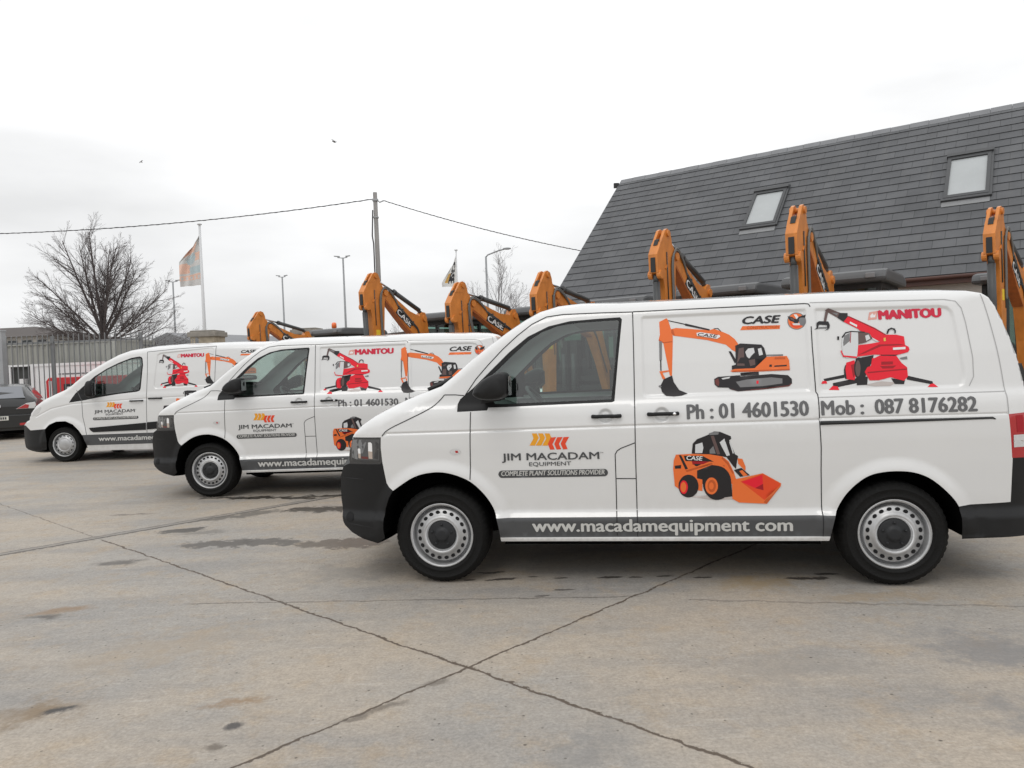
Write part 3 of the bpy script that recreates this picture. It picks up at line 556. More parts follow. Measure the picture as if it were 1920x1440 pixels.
def ribbon(skin, name, lines, wd, m, parent, lift=.0020):
    V = []; F = []
    for ln in lines:
        ln = resample(ln, .012); L = []; R_ = []
        for i, p in enumerate(ln):
            a = ln[max(i-1, 0)]; b = ln[min(i+1, len(ln)-1)]; dx, dz = b[0]-a[0], b[1]-a[1]; l = math.hypot(dx, dz) or 1
            L.append((p[0]-dz/l*wd/2, p[1]+dx/l*wd/2)); R_.append((p[0]+dz/l*wd/2, p[1]-dx/l*wd/2))
        A, _ = skin.at(L, lift); B, _ = skin.at(R_, lift); b0 = len(V); n = len(ln)
        V += list(A)+list(B); F += [(b0+i, b0+i+1, b0+n+i+1, b0+n+i) for i in range(n-1)]
    return part_mesh(name, V, None, F, m, parent)
def decal(skin, name, art, parent, tf=None, base=.0016, mats=None, thick=None):
    """flat film cut to outlines, laid on the skin: art = [(colour key, outline in mm)]"""
    V = []; F = []; mi = []; names = []
    for k, (c, q) in enumerate(art):
        mname = CK.get(c, c)
        if mname not in names: names.append(mname)
        pl = [(a/1000, b/1000) for a, b in q]
        if tf: pl = [tf(p) for p in pl]
        pl = resample(pl+[pl[0]], .05)[:-1]; n = len(pl)
        xs = [p[0] for p in pl]; zs = [p[1] for p in pl]; extra = []
        if max(xs)-min(xs) > .07 and max(zs)-min(zs) > .07:
            G = np.array([(x, z) for x in np.arange(min(xs)+.03, max(xs), .04) for z in np.arange(min(zs)+.03, max(zs), .04)])
            if len(G): extra = [tuple(g) for g in G[in_poly(G, pl) & (dist_line(G, pl+[pl[0]]) > .01)]]
        P, T = cdt(pl+extra, [(i, (i+1) % n) for i in range(n)])
        cen = P[np.array(T)].mean(1); keep = in_poly(cen, pl)
        A, _ = skin.at(P, base + k*.00012); b0 = len(V); V += list(A)
        for t, kk in zip(T, keep):
            if kk: F.append((b0+t[0], b0+t[1], b0+t[2])); mi.append(names.index(mname))
    return part_mesh(name, V, None, F, names, parent, mi)
def lettering(skin, name, items, parent, lift=.003):
    """items: (text, x0, z0, x1, z1, height, material, kwargs)"""
    V = []; F = []; mi = []; names = []
    for body, x0, z0, x1, z1, h, m, kw in items:
        if m not in names: names.append(m)
        L = math.hypot(x1-x0, z1-z0); vs, fs = fit_text(body, L, h, **kw); c, s = (x1-x0)/L, (z1-z0)/L
        A, nn = skin.at([(x0+a*c-b*s, z0+a*s+b*c) for a, b, e in vs], lift); A = A+nn*np.array([[e] for a, b, e in vs]); b0 = len(V); V += list(A)
        for f in fs: F.append(tuple(b0+i for i in f)); mi.append(names.index(m))
    return part_mesh(name, V, None, F, names, parent, mi)
def inset(poly, o):
    n = len(poly); cx = sum(p[0] for p in poly)/n; cz = sum(p[1] for p in poly)/n; out = []
    ar = sum(poly[i][0]*poly[(i+1) % n][1]-poly[(i+1) % n][0]*poly[i][1] for i in range(n)); sg = 1 if ar > 0 else -1
    for i in range(n):
        a, p, b = Vector(poly[i-1]), Vector(poly[i]), Vector(poly[(i+1) % n]); d1, d2 = (p-a).normalized(), (b-p).normalized()
        n1, n2 = Vector((-d1.y, d1.x))*sg, Vector((-d2.y, d2.x))*sg; m = (n1+n2); m = m/max(m.length_squared/2, .4); out.append((p.x+m.x*o, p.y+m.y*o))
    return out
def van_shell(sp, root):
    skin = Skin(sp); out = sp['outline']; reg = sp['regions']
    pts = []; edges = []
    def add_line(ln, closed=False, step=.04):
        ln = resample(ln+[ln[0]] if closed else ln, step)
        if closed: ln = ln[:-1]
        b = len(pts); pts.extend(ln); n = len(ln)
        edges.extend([(b+i, b+i+1) for i in range(n-1)])
        if closed: edges.append((b+n-1, b))
    add_line(out, True, .02)
    for nm, poly, m in reg: add_line(poly, True, .03)
    xs = [p[0] for p in out]; zs = [p[1] for p in out]
    G = [(x, z) for x in np.arange(min(xs), max(xs), .045) for z in np.arange(min(zs), max(zs), .03)]
    for d in (.003, .008, .016, .028, .044, .062, .082, .104):
        G += [(x, np.interp(x, skin.top[:, 0], skin.top[:, 1])-d) for x in np.arange(min(xs)+.02, max(xs)-.02, .035)]
    for line, dp, wd in sp['grooves']:
        for o in (-2.2, -1.4, -.9, -.45, 0, .45, .9, 1.4, 2.2): add_line([(p[0], p[1]+o*wd) for p in line])
    for poly, dp in sp['recess']:
        for o in (.0, .005, .010, .016, .022, .030): add_line(inset(poly, o), True, .03)
    for cx, cz, R in sp['arches']:
        for rr in (.008, .025, .045, .065, .085, .105):
            for k in range(60): a = PI*1.1*k/59-.15; G.append((cx+(R+rr)*math.cos(a), cz+(R+rr)*math.sin(a)))
    G = np.array(G); ol = out+[out[0]]
    G = G[in_poly(G, out) & (dist_line(G, ol) > .0025)]
    for nm, poly, m in reg: G = G[dist_line(G, poly+[poly[0]]) > .004]
    for poly, dp in sp['recess']: G = G[(dist_line(G, poly+[poly[0]]) > .034) | ~in_poly(G, poly)]
    for line, dp, wd in sp['grooves']: G = G[dist_line(G, line) > wd*2.6]
    _, idx = np.unique(np.round(G/.004).astype(int), axis=0, return_index=True); G = G[idx]
    P, T = cdt(pts+[tuple(g) for g in G], edges); T = np.array(T); cen = P[T].mean(1)
    own = np.full(len(T), -2); own[in_poly(cen, out)] = -1
    for k in reversed(range(len(reg))):
        own[(own >= -1) & in_poly(cen, reg[k][1])] = k
    parts = {}
    def add(key, V, Nn, F):
        d = parts.setdefault(key, ([], [], [])); b = len(d[0]); d[0].extend(V); d[1].extend(Nn); d[2].extend(tuple(b+i for i in f) for f in F)
    for side in (-1, 1):
        V, Nn = skin.at(P, 0, side)
        for k in range(-1, len(reg)):
            t = T[own == k]
            if not len(t): continue
            nm, m = ('body', sp['paint']) if k < 0 else (reg[k][0], reg[k][2])
            if m is None: continue
            u, inv = np.unique(t, return_inverse=True); f = inv.reshape(-1, 3)
            if side > 0: f = f[:, ::-1]
            key = (nm, m, 0 if nm in ('body', 'front_bumper', 'rear_bumper') else side)
            add(key, [V[i] for i in u], [Nn[i] for i in u], f.tolist())
    # strip over nose, bonnet, windscreen, roof and tail
    pr = resample(sp['strip'], .03); n = len(pr); K = 14; prA = np.array(pr)
    yt = skin.half(prA - [0, .0004]); rows = []; nr = []
    for i in range(n):
        a = prA[max(i-2, 0)]; b = prA[min(i+2, n-1)]; t = (b-a)/np.linalg.norm(b-a); nn = np.array([-t[1], t[0]])
        cr = np.interp(prA[i][0], *sp['crown']); row = []; rn = []
        for j in range(K+1):
            v = -1+2*j/K; hgt = cr*(1-abs(v)**2.4); q = prA[i]+nn*hgt
            row.append((q[0], v*yt[i], q[1])); sl = 2.4*cr*abs(v)**1.4*np.sign(v)/max(yt[i], .1)
            m_ = np.array([nn[0], sl, nn[1]]); rn.append(m_/np.linalg.norm(m_))
        rows.append(row); nr.append(rn)
    for i in range(n-1):
        for j in range(K):
            mid = (prA[i]+prA[i+1])/2; vm = abs(-1+2*(j+.5)/K)
            nm, m = sp['strip_part'](mid[0], mid[1], vm)
            add((nm, m, 0), [rows[i][j], rows[i+1][j], rows[i+1][j+1], rows[i][j+1]], [nr[i][j], nr[i+1][j], nr[i+1][j+1], nr[i][j+1]], [(0, 1, 2, 3)])
    obs = {}
    for (nm, m, sd_), (V, Nn, F) in parts.items(): obs[(nm, sd_)] = part_mesh(nm, V, Nn, F, m, root)
    return skin, obs
def make_wheel(root, x, z, side, R=.338, rim=.222, y=.905, cap=True, trim_style=False):
    f = lambda a, b, t: (x+a, side*t, z+b)
    w_ = MB()
    w_.lathe([(rim+.006, y-.004), (rim+.004, y+.004), (rim-.006, y+.002), (rim-.012, y-.010), (rim-.012, y-.010), (rim-.016, y-.070), (rim-.016, y-.070), (rim-.032, y-.074), (rim-.032, y-.074), (rim-.036, y-.030), (rim-.036, y-.030), (.178, y-.019), (.152, y-.014), (.142, y-.006), (.130, y+.006), (.120, y+.008), (.110, y+.000), (.110, y+.000), (.100, y-.018), (.02, y-.02)], 56, f)
    w_.cur = 1; nh = 20 if not trim_style else 14
    for k in range(nh):
        a = 2*PI*(k+.5)/nh; rr = .163; rx, rt = (.0125, .0160) if not trim_style else (.010, .022)
        ring = []
        for q in range(12):
            b = 2*PI*q/12; du, dr = math.cos(b)*rt, math.sin(b)*rx
            px_, pz_ = (rr+dr)*math.cos(a)-du*math.sin(a), (rr+dr)*math.sin(a)+du*math.cos(a)
            ring.append(w_.vert(f(px_, pz_, y-.0122)))
        w_.face(ring)
    wh = w_.build('wheel', ['steel_wheel', 'hole'], root)
    t = MB(); n = 144
    rf = lambda k, j, r: r-(.005 if (k in (12, 13, 14) and j % 3 == 0) else 0)
    t.lathe([(rim-.01, y-.02), (rim+.004, y+.001), (rim+.018, y+.011), (rim+.022, y+.015), (rim+.028, y+.0155), (rim+.031, y+.013), (rim+.050, y+.0165), (rim+.068, y+.0165), (rim+.071, y+.019), (rim+.076, y+.018), (rim+.079, y+.014), (R-.026, y+.007), (R-.016, y-.004), (R-.006, y-.018), (R, y-.035), (R, y-.17), (R-.02, y-.20), (rim+.05, y-.215), (rim-.01, y-.20)], n, f, rfun=rf)
    t.build('tyre', 'rubber', wh)
    h = MB()
    if cap:
        h.lathe([(.102, y-.018), (.100, y-.008), (.092, y-.004), (.060, y-.006), (.048, y-.001), (.044, y+.006), (.030, y+.008), (.0, y+.008)], 40, f)
        for k in range(5):
            a = 2*PI*k/5+.3; h.lathe([(.009, -.007), (.009, .004), (.0, .006)], 8, lambda u, v, tt, a=a: f(.074*math.cos(a)+u, .074*math.sin(a)+v, y+tt))
        h.build('hub_cap', 'cap', wh)
    else:
        h.lathe([(.112, y-.004), (.10, y+.006), (.06, y+.008), (.03, y+.012), (0, y+.012)], 32, f); h.build('hub_cap', 'steel_wheel', wh)
    return wh
def van_underside(root, sp):
    m = MB(); x0, x1 = sp['floor_x']; zb = sp['floor_z']
    ar = sp['arches']
    m.box(((ar[0][0]+.45+ar[1][0]-.45)/2, 0, zb+.06), (ar[1][0]-ar[0][0]-.9, 1.76, .10))
    m.box(((x0+x1)/2, 0, zb+.09), (x1-x0, 1.1, .12)); m.build('underbody', 'liner', root)
    for cx, cz, R in ar:
        for side in (-1, 1):
            a_ = MB(); n = 26; r0 = R+.012
            for k in range(n):
                a, b = -.06+(PI+.12)*k/n, -.06+(PI+.12)*(k+1)/n
                p = [(cx+r0*math.cos(q), z_, cz+r0*math.sin(q)) for q, z_ in ((a, .925), (b, .925), (b, .52), (a, .52))]
                a_.face([a_.vert((u, side*v, w2)) for u, v, w2 in p])
            a_.face([a_.vert((cx+r0*math.cos(-.06+(PI+.12)*k/n), side*.52, cz+r0*math.sin(-.06+(PI+.12)*k/n))) for k in range(n+1)])
            a_.build('wheel_arch_liner', 'liner', root)
def van_cab(root, sp):
    ox = sp['cab_dx']
    d = MB(); d.prism([(-.10, .90), (-.10, 1.16), (.05, 1.21), (.22, 1.20), (.42, 1.12), (.48, .95), (.44, .86), (.1, .88)], -.83, .83, lambda u, v, t: (u+ox, t, v)); d.build('dashboard', 'trim', root, bevel=.02)
    for sy in (-.42, .42):
        s_ = MB(); s_.prism([(.82, .70), (1.30, .66), (1.32, .82), (.84, .86)], sy-.24, sy+.24, lambda u, v, t: (u+ox, t, v))
        s_.prism([(1.25, .80), (1.36, .78), (1.50, 1.42), (1.41, 1.45)], sy-.23, sy+.23, lambda u, v, t: (u+ox, t, v)); s_.prism([(1.42, 1.46), (1.50, 1.44), (1.53, 1.60), (1.45, 1.62)], sy-.11, sy+.11, lambda u, v, t: (u+ox, t, v)); s_.build('seat', 'cloth_grey', root, bevel=.02)
    st = MB(); c = Vector((.60+ox, .42, 1.17)); ax = Vector((.75, 0, .66)).normalized(); u = Vector((0, 1, 0)); v = ax.cross(u)
    st.tube([c+(u*math.cos(2*PI*k/28)+v*math.sin(2*PI*k/28))*.195 for k in range(29)], .016, 8)
    for k in (0, 2.4, 3.9): st.tube([c, c+(u*math.cos(k)+v*math.sin(k))*.19], .02, 6)
    st.tube([c, c-ax*.3], .035, 8); st.build('steering_wheel', 'trim', root)
    b = MB(); b.prism([(-.86, .40), (.86, .40), (.88, 1.15), (.83, 1.4), (.72, 1.80+sp['cab_dz']), (-.72, 1.80+sp['cab_dz']), (-.83, 1.4), (-.88, 1.15)], 1.565, 1.595, lambda u, v, t: (t+ox, u, v)); b.build('bulkhead', 'trim', root)
    hl = MB(); hl.prism([(.95, 1.80+sp['cab_dz']), (1.55, 1.81+sp['cab_dz']), (1.55, 1.83+sp['cab_dz']), (.95, 1.82+sp['cab_dz'])], -.76, .76, lambda u, v, t: (u+ox, t, v)); hl.build('headlining', 'headlining', root)
    for sy in (-1, 1):
        t = MB(); t.box((.92+ox, sy*.865, 1.0), (1.20, .04, .40)); t.build('door_trim', 'trim', root)
def van_mirror(root, out, side, depth=(.99, 1.20)):
    m = MB(); cx = sum(p[0] for p in out)/len(out); cz = sum(p[1] for p in out)/len(out); n = len(out)
    rings = []; m.smooth = True
    for k, (t, s_) in enumerate(((depth[0], .72), (depth[0]+.02, .93), (depth[0]+.07, 1.0), (depth[1]-.06, .97), (depth[1]-.02, .86), (depth[1], .62))):
        rings.append([m.vert((cx+(p[0]-cx)*s_, side*t, cz+(p[1]-cz)*s_)) for p in out])
    for a, b in zip(rings[:-1], rings[1:]):
        for j in range(n): m.face([a[j], a[(j+1) % n], b[(j+1) % n], b[j]])
    m.face(rings[0]); m.face(rings[-1])
    m.smooth = False; m.prism([(cx-.10, cz-.11), (cx+.04, cz-.09), (cx+.06, cz-.03), (cx-.08, cz-.03)], .88, depth[0]+.05, lambda u, v, t: (u, side*t, v))
    o = m.build('wing_mirror', 'black_plastic', root)
    g = MB(); q = [(p[0], p[1]) for p in out if p[0] > cx]; mx = max(p[0] for p in out)+.002
    zs = [p[1] for p in q]; z0, z1 = min(zs)+.03, max(zs)-.03
    g.face([g.vert((mx-.004, side*yy, zz)) for yy, zz in ((depth[0]+.02, z0), (depth[1]-.05, z0), (depth[1]-.05, z1), (depth[0]+.02, z1))]); g.build('mirror_glass', 'chrome', o)
    return o
def van_handle(root, skin, x0, x1, z, keyhole=False):
    m = MB(); xs = np.linspace(x0, x1, 9); V, _ = skin.at([(x, z) for x in xs], .0)
    m.tube([V[0]+[0, .004, 0]] + [V[i]+[0, -.030 if 0 < i < 8 else -.012, 0] for i in range(9)] + [V[8]+[0, .004, 0]], [.010]+[.013 if 0 < i < 8 else .014 for i in range(9)]+[.012], 10)
    h = m.build('door_handle', 'black_plastic', root)
    if keyhole:
        k = MB(); k.lathe([(.011, -.004), (.011, .004), (.0, .005)], 14, lambda a, b, t: (x1-.022+a, V[8][1]-.042-t, z+b)); k.build('keyhole', 'chrome', h)
    return h
def scoop(root, skin, cx, cz, r):
    V = []; F = []; P = [(cx, cz)]
    for k in range(24): P.append((cx+r*math.cos(2*PI*k/24)*1.05, cz+r*math.sin(2*PI*k/24)*.8))
    A, _ = skin.at(P, .0008); A[0][1] += .0
    F = [(0, 1+k, 1+(k+1) % 24) for k in range(24)]
    nn = [(0, -1, 0)] + [tuple(np.array((-.35*math.cos(2*PI*k/24), -1, -.35*math.sin(2*PI*k/24)))) for k in range(24)]
    part_mesh('handle_recess', A, [tuple(Vector(q).normalized()) for q in nn], F, 'white_paint', root)
TOP = [(-.651,.975),(-.635,1.041),(-.609,1.078),(-.56,1.122),(-.463,1.188),(-.351,1.245),(-.225,1.301),(-.085,1.349),(.023,1.385),(.117,1.455),(.243,1.56),(.366,1.651),(.503,1.748),(.624,1.823),(.728,1.876),(.846,1.906),(1.019,1.92),(1.359,1.919),(1.804,1.918),(2.38,1.922),(2.765,1.92),(3.197,1.911),(3.37,1.905),(3.509,1.891),(3.585,1.87),(3.625,1.839),(3.652,1.793),(3.679,1.726),(3.718,1.619),(3.763,1.476),(3.795,1.327),(3.817,1.177)]
NOSE = [(-.469,.282),(-.582,.313),(-.676,.352),(-.738,.398),(-.753,.422),(-.766,.491),(-.775,.584),(-.769,.708),(-.753,.769),(-.727,.83),(-.694,.845),(-.667,.854),(-.664,.915)]
TAIL = [(3.832,1.10),(3.845,.95),(3.852,.80),(3.862,.56),(3.862,.42),(3.85,.34)]
ARCH = [(-.331,.663),(-.275,.7),(-.195,.751),(-.118,.78),(-.027,.793),(.047,.791),(.135,.769),(.235,.723),(.319,.64),(.373,.559),(.4,.487),(.418,.404),(.428,.299)]
ARCHB = [(-.408,.324),(-.411,.392),(-.405,.464),(-.395,.535),(-.366,.61)]
ARCHR = [(2.593,.302),(2.607,.384),(2.625,.464),(2.661,.544),(2.7,.609),(2.76,.673),(2.828,.724),(2.905,.748),(3.007,.756),(3.108,.747),(3.193,.714),(3.261,.662),(3.321,.602),(3.359,.556),(3.38,.519),(3.384,.426),(3.391,.313)]
ARCH = [ARCH[0]]+smooth_line(ARCH[1:], 2); ARCHR = smooth_line(ARCHR[:15], 2)+ARCHR[15:]
BTOP = [(-.40,.866),(-.388,.776),(-.38,.716),(-.36,.686),(-.331,.663)]
FRAME = [(.205,1.316),(.286,1.429),(.376,1.527),(.48,1.631),(.583,1.721),(.686,1.796),(.788,1.843),(.904,1.855),(1.161,1.854),(1.379,1.850)]
BSEAM = [(1.379,1.850),(1.377,1.589),(1.372,1.253),(1.367,.97),(1.366,.725),(1.365,.462),(1.363,.331)]
CSEAM = [(2.533,1.852),(2.531,1.7),(2.530,1.569),(2.536,1.272),(2.546,1.255),(2.545,1.078),(2.552,.91),(2.551,.773),(2.555,.468),(2.553,.331)]
WINDOW = [(.153,1.21),(.154,1.26),(.173,1.295),(.27,1.372),(.42,1.511),(.523,1.608),(.656,1.711),(.802,1.777),(.946,1.806),(1.131,1.814),(1.292,1.818),(1.306,1.804),(1.27,1.522),(1.238,1.25),(1.22,1.243),(.861,1.238),(.503,1.231),(.372,1.231),(.365,1.212),(.156,1.207)]
GLASS = [(.391,1.445),(.451,1.495),(.556,1.592),(.657,1.678),(.757,1.738),(.863,1.774),(.986,1.790),(1.272,1.798),(1.284,1.790),(1.25,1.509),(1.217,1.262),(.759,1.256),(.481,1.252),(.42,1.255),(.389,1.30)]
HEAD = [(-.66,.93),(-.64,1.045),(-.40,1.044),(-.405,.97),(-.40,.866),(-.421,.852),(-.70,.852)]
TLAMP = [(3.671,1.10),(3.90,1.115),(3.90,.823),(3.694,.823),(3.683,.957)]
REC1 = [(1.425,1.800),(1.432,1.815),(1.45,1.824),(2.0,1.826),(2.50,1.824),(2.513,1.812),(2.515,1.7),(2.515,1.29),(2.505,1.27),(1.455,1.262),(1.432,1.268),(1.422,1.29)]
REC2 = [(2.55,1.810),(2.565,1.824),(3.32,1.808),(3.372,1.798),(3.402,1.770),(3.414,1.72),(3.44,1.488),(3.452,1.34),(3.440,1.285),(3.40,1.266),(2.57,1.260),(2.555,1.275)]
MIRROR = smooth_line([(.302,1.335),(.317,1.376),(.376,1.43),(.449,1.465),(.50,1.478),(.532,1.472),(.550,1.452),(.556,1.40),(.550,1.345),(.535,1.314),(.500,1.296),(.456,1.288),(.371,1.291),(.315,1.313),(.302,1.335)], 2)[:-1]
def strip_a(x, z, v):
    if x > 3.6: return ('rear_bumper', 'black_plastic') if z < .54 else ('body', 'white_paint')
    if z < .80 and x < 0: return ('front_bumper', 'black_plastic')
    if z < .97 and x < -.6: return ('grille', 'plant_black')
    if -.07 < x < .03: return ('cowl', 'black_plastic')
    if .03 <= x < .80 and v < .90: return ('windscreen', 'wind_glass')
    return ('body', 'white_paint')
SPEC_A = dict(prof=[(.10,.88),(.25,.905),(.300,.925),(.326,.935),(.332,.930),(.455,.938),(.468,.930),(.490,.912),(.505,.906),(.53,.907),(.62,.917),(.80,.937),(.96,.951),(1.00,.953),(1.07,.954),(1.10,.951),(1.16,.947),(1.215,.938),(1.245,.920),(1.27,.911),(1.5,.885),(1.7,.855),(1.85,.828),(2.1,.78)],
    top=TOP, nose_in=.22, nose_x=-.30, tail_x=3.55, flare=.022, arches=[(.0,.362,.425),(3.0,.345,.405)], recess=[(REC1,.011),(REC2,.011)]+[([(cx+.056*math.cos(a),1.152+.056*math.sin(a)) for a in np.linspace(0,2*PI,21)[:-1]],.014) for cx in (1.175,1.548)],
    grooves=[([(-.356,1.067),(.247,1.071),(1.366,1.083),(2.543,1.092)],.007,.008),([(2.55,1.102),(3.66,1.105)],.005,.006)], shoulder=([-.7,-.6,-.4,.0,.4,.8,3.4,3.6,4],[.02,.03,.11,.07,.07,.10,.10,.02,.012]),
    outline=NOSE+TOP+TAIL+[(3.79,.328),(3.5,.318)]+ARCHR[::-1]+[(2.589,.300),(1.378,.300)]+ARCH[::-1]+ARCHB[::-1], paint='white_paint',
    regions=[('door_window',GLASS,'side_glass'),('window_frame',WINDOW,'black_plastic'),('headlight',HEAD,'lens_dark'),
        ('front_bumper',[(-.95,.20),(-.95,.853),(-.421,.853),(-.40,.866)]+BTOP[1:]+[(-.33,.655),(-.2,.5),(-.2,.2)],'black_plastic'),
        ('tail_light',TLAMP,'lens_red'),('rear_bumper',[(3.2,.2),(3.30,.50),(3.38,.519),(3.455,.528),(3.695,.540),(3.697,.823),(3.95,.823),(3.95,.2)],'black_plastic'),
        ('sill_stripe',[(.2,.465),(1.45,.466),(2.7,.470),(2.7,.331),(1.36,.330),(.2,.327)],'vinyl_slate'),
        ('front_door',[(.2,.331),(.20,.60),(.229,.73),(.249,1.205)]+FRAME+BSEAM[1:],'white_paint'),
        ('sliding_door',BSEAM+CSEAM[::-1],'white_paint')],
    strip=NOSE+TOP+TAIL, strip_part=strip_a, crown=([-.8,-.6,-.3,.0,.3,.9,3.4,3.9],[.13,.07,.030,.030,.05,.05,.045,.05]), floor_x=(-.62,3.75), floor_z=.26, cab_dx=0, cab_dz=0)
# ------------------------------------------------------------------ vinyl artwork: (colour, outline in mm on the van's side)
A_EXC = [('or',[(1555,1774),(1604,1797),(1615,1783),(1629,1729),(1641,1695),(1640,1638),(1625,1400),(1611,1412),(1593,1520),(1576,1634),(1547,1653),(1556,1687)]),('or',[(1631,1721),(1664,1728),(1881,1703),(1911,1711),(1960,1692),(2009,1668),(2044,1637),(2064,1606),(2059,1577),(2047,1551),(2026,1563),(1985,1602),(1864,1638),(1647,1676),(1632,1695)]),('oe',[(1549,1656),(1576,1635),(1635,1640),(1637,1633),(1578,1627),(1546,1648)]),('oe',[(1633,1720),(1645,1719),(1655,1679),(1647,1676),(1632,1695)]),('dk',[(1615,1783),(1727,1753),(1727,1746),(1615,1777)]),('dk',[(1727,1756),(1885,1710),(1883,1700),(1725,1741)]),('dk',[(1911,1714),(1940,1715),(1960,1692),(1956,1690),(1937,1710),(1911,1709)]),('gy',[(1549,1642),(1568,1641),(1563,1514),(1547,1511)]),('dk',[(1551,1515),(1559,1514),(1558,1443),(1550,1444)]),('or',[(1543,1440),(1609,1445),(1609,1436),(1564,1429),(1583,1387),(1563,1387)]),('dk',[(1570,1386),(1626,1409),(1636,1363),(1669,1311),(1723,1285),(1682,1272),(1631,1268),(1581,1274),(1556,1302),(1546,1340)]),('gy',[(1533,1340),(1545,1349),(1555,1337),(1545,1329)]),('dk',[(2000,1557),(2016,1556),(2049,1492),(2037,1474)]),('dk',[(2069,1411),(2186,1416),(2187,1394),(2071,1391)]),('dk',[(1899,1376),(1925,1390),(2068,1396),(2067,1371),(1996,1366),(1986,1316),(1922,1320),(1901,1339)]),('mr',[(1904,1369),(1925,1381),(1932,1353),(1926,1327),(1907,1341)]),('dk',[(1996,1369),(2039,1386),(2266,1397),(2370,1386),(2393,1361),(2393,1331),(2374,1313),(2205,1297),(2049,1289),(2000,1305),(1974,1330)]),('mr',[(1997,1311),(2049,1296),(2205,1304),(2373,1320),(2385,1332),(2390,1329),(2374,1313),(2205,1297),(2049,1289)]),('gy',[(2038,1353),(2109,1366),(2265,1375),(2334,1365),(2333,1333),(2206,1319),(2064,1316)]),('rd',[(2169,1356),(2183,1357),(2182,1336),(2169,1335)]),('lt',[(1946,1380),(2005,1389),(1996,1377),(1954,1371)]),('or',[(2005,1426),(2042,1443),(2162,1439),(2240,1511),(2369,1512),(2382,1484),(2384,1418),(2182,1416),(2019,1418)]),('oe',[(2016,1427),(2383,1427),(2384,1418),(2019,1418)]),('dk',[(2045,1592),(2078,1606),(2212,1593),(2229,1570),(2242,1511),(2162,1439),(2034,1438),(2016,1435),(2017,1460),(2043,1467)]),('br',[(2066,1573),(2098,1579),(2099,1457),(2049,1459)]),('lt',[(2107,1549),(2126,1570),(2162,1573),(2167,1543),(2145,1522),(2130,1504),(2116,1516)]),('lt',[(2188,1566),(2210,1571),(2219,1526),(2194,1520)]),('br',[(2126,1493),(2165,1499),(2167,1462),(2134,1453)]),('gy',[(2244,1525),(2346,1524),(2345,1513),(2243,1517)]),('oe',[(2292,1505),(2359,1505),(2358,1492),(2291,1493)]),('dk',[(2289,1452),(2366,1454),(2365,1445),(2285,1443)]),('dk',[(2256,1459),(2272,1459),(2271,1444),(2255,1445)]),('wt',[(1797,1688),(1823,1692),(1948,1667),(1951,1655),(1929,1643),(1800,1668)])]
A_CAS = [('or',[(2098,1723),(2339,1719),(2334,1694),(2082,1697)])]
A_EGL = [('gy',[(2503,1737),(2501,1724),(2495,1713),(2488,1702),(2478,1694),(2466,1688),(2454,1684),(2441,1683),(2428,1685),(2416,1690),(2405,1697),(2396,1706),(2390,1717),(2386,1730),(2386,1742),(2388,1755),(2393,1767),(2401,1777),(2410,1786),(2422,1792),(2435,1796),(2448,1796),(2461,1794),(2473,1790),(2484,1782),(2492,1773),(2499,1762),(2502,1750)]),('or',[(2497,1737),(2495,1726),(2491,1715),(2484,1706),(2475,1698),(2464,1692),(2453,1689),(2441,1688),(2429,1690),(2418,1694),(2409,1701),(2401,1709),(2395,1719),(2392,1731),(2391,1742),(2393,1753),(2398,1764),(2405,1774),(2414,1781),(2424,1787),(2436,1790),(2448,1791),(2459,1789),(2470,1785),(2480,1778),(2488,1770),(2493,1760),(2497,1749)]),('ro',[(2484,1727),(2481,1716),(2475,1706),(2465,1699),(2454,1695),(2441,1693),(2429,1696),(2418,1701),(2409,1709),(2404,1719),(2403,1730),(2406,1741),(2412,1751),(2422,1758),(2433,1763),(2446,1764),(2458,1762),(2469,1756),(2478,1748),(2483,1738)]),('or',[(2479,1736),(2477,1726),(2471,1718),(2463,1712),(2453,1708),(2442,1707),(2431,1709),(2422,1713),(2415,1721),(2410,1729),(2409,1739),(2412,1749),(2417,1757),(2425,1763),(2435,1767),(2446,1768),(2457,1766),(2466,1762),(2474,1754),(2478,1745)]),('dk',[(2389,1775),(2419,1767),(2437,1753),(2448,1761),(2465,1769),(2504,1779),(2498,1756),(2481,1743),(2459,1737),(2450,1721),(2435,1719),(2424,1734),(2400,1745)]),('br',[(2402,1767),(2426,1757),(2433,1741),(2411,1749)]),('wt',[(2429,1785),(2447,1783),(2457,1765),(2445,1751),(2438,1766)]),('lt',[(2417,1725),(2469,1725),(2465,1711),(2422,1713)])]
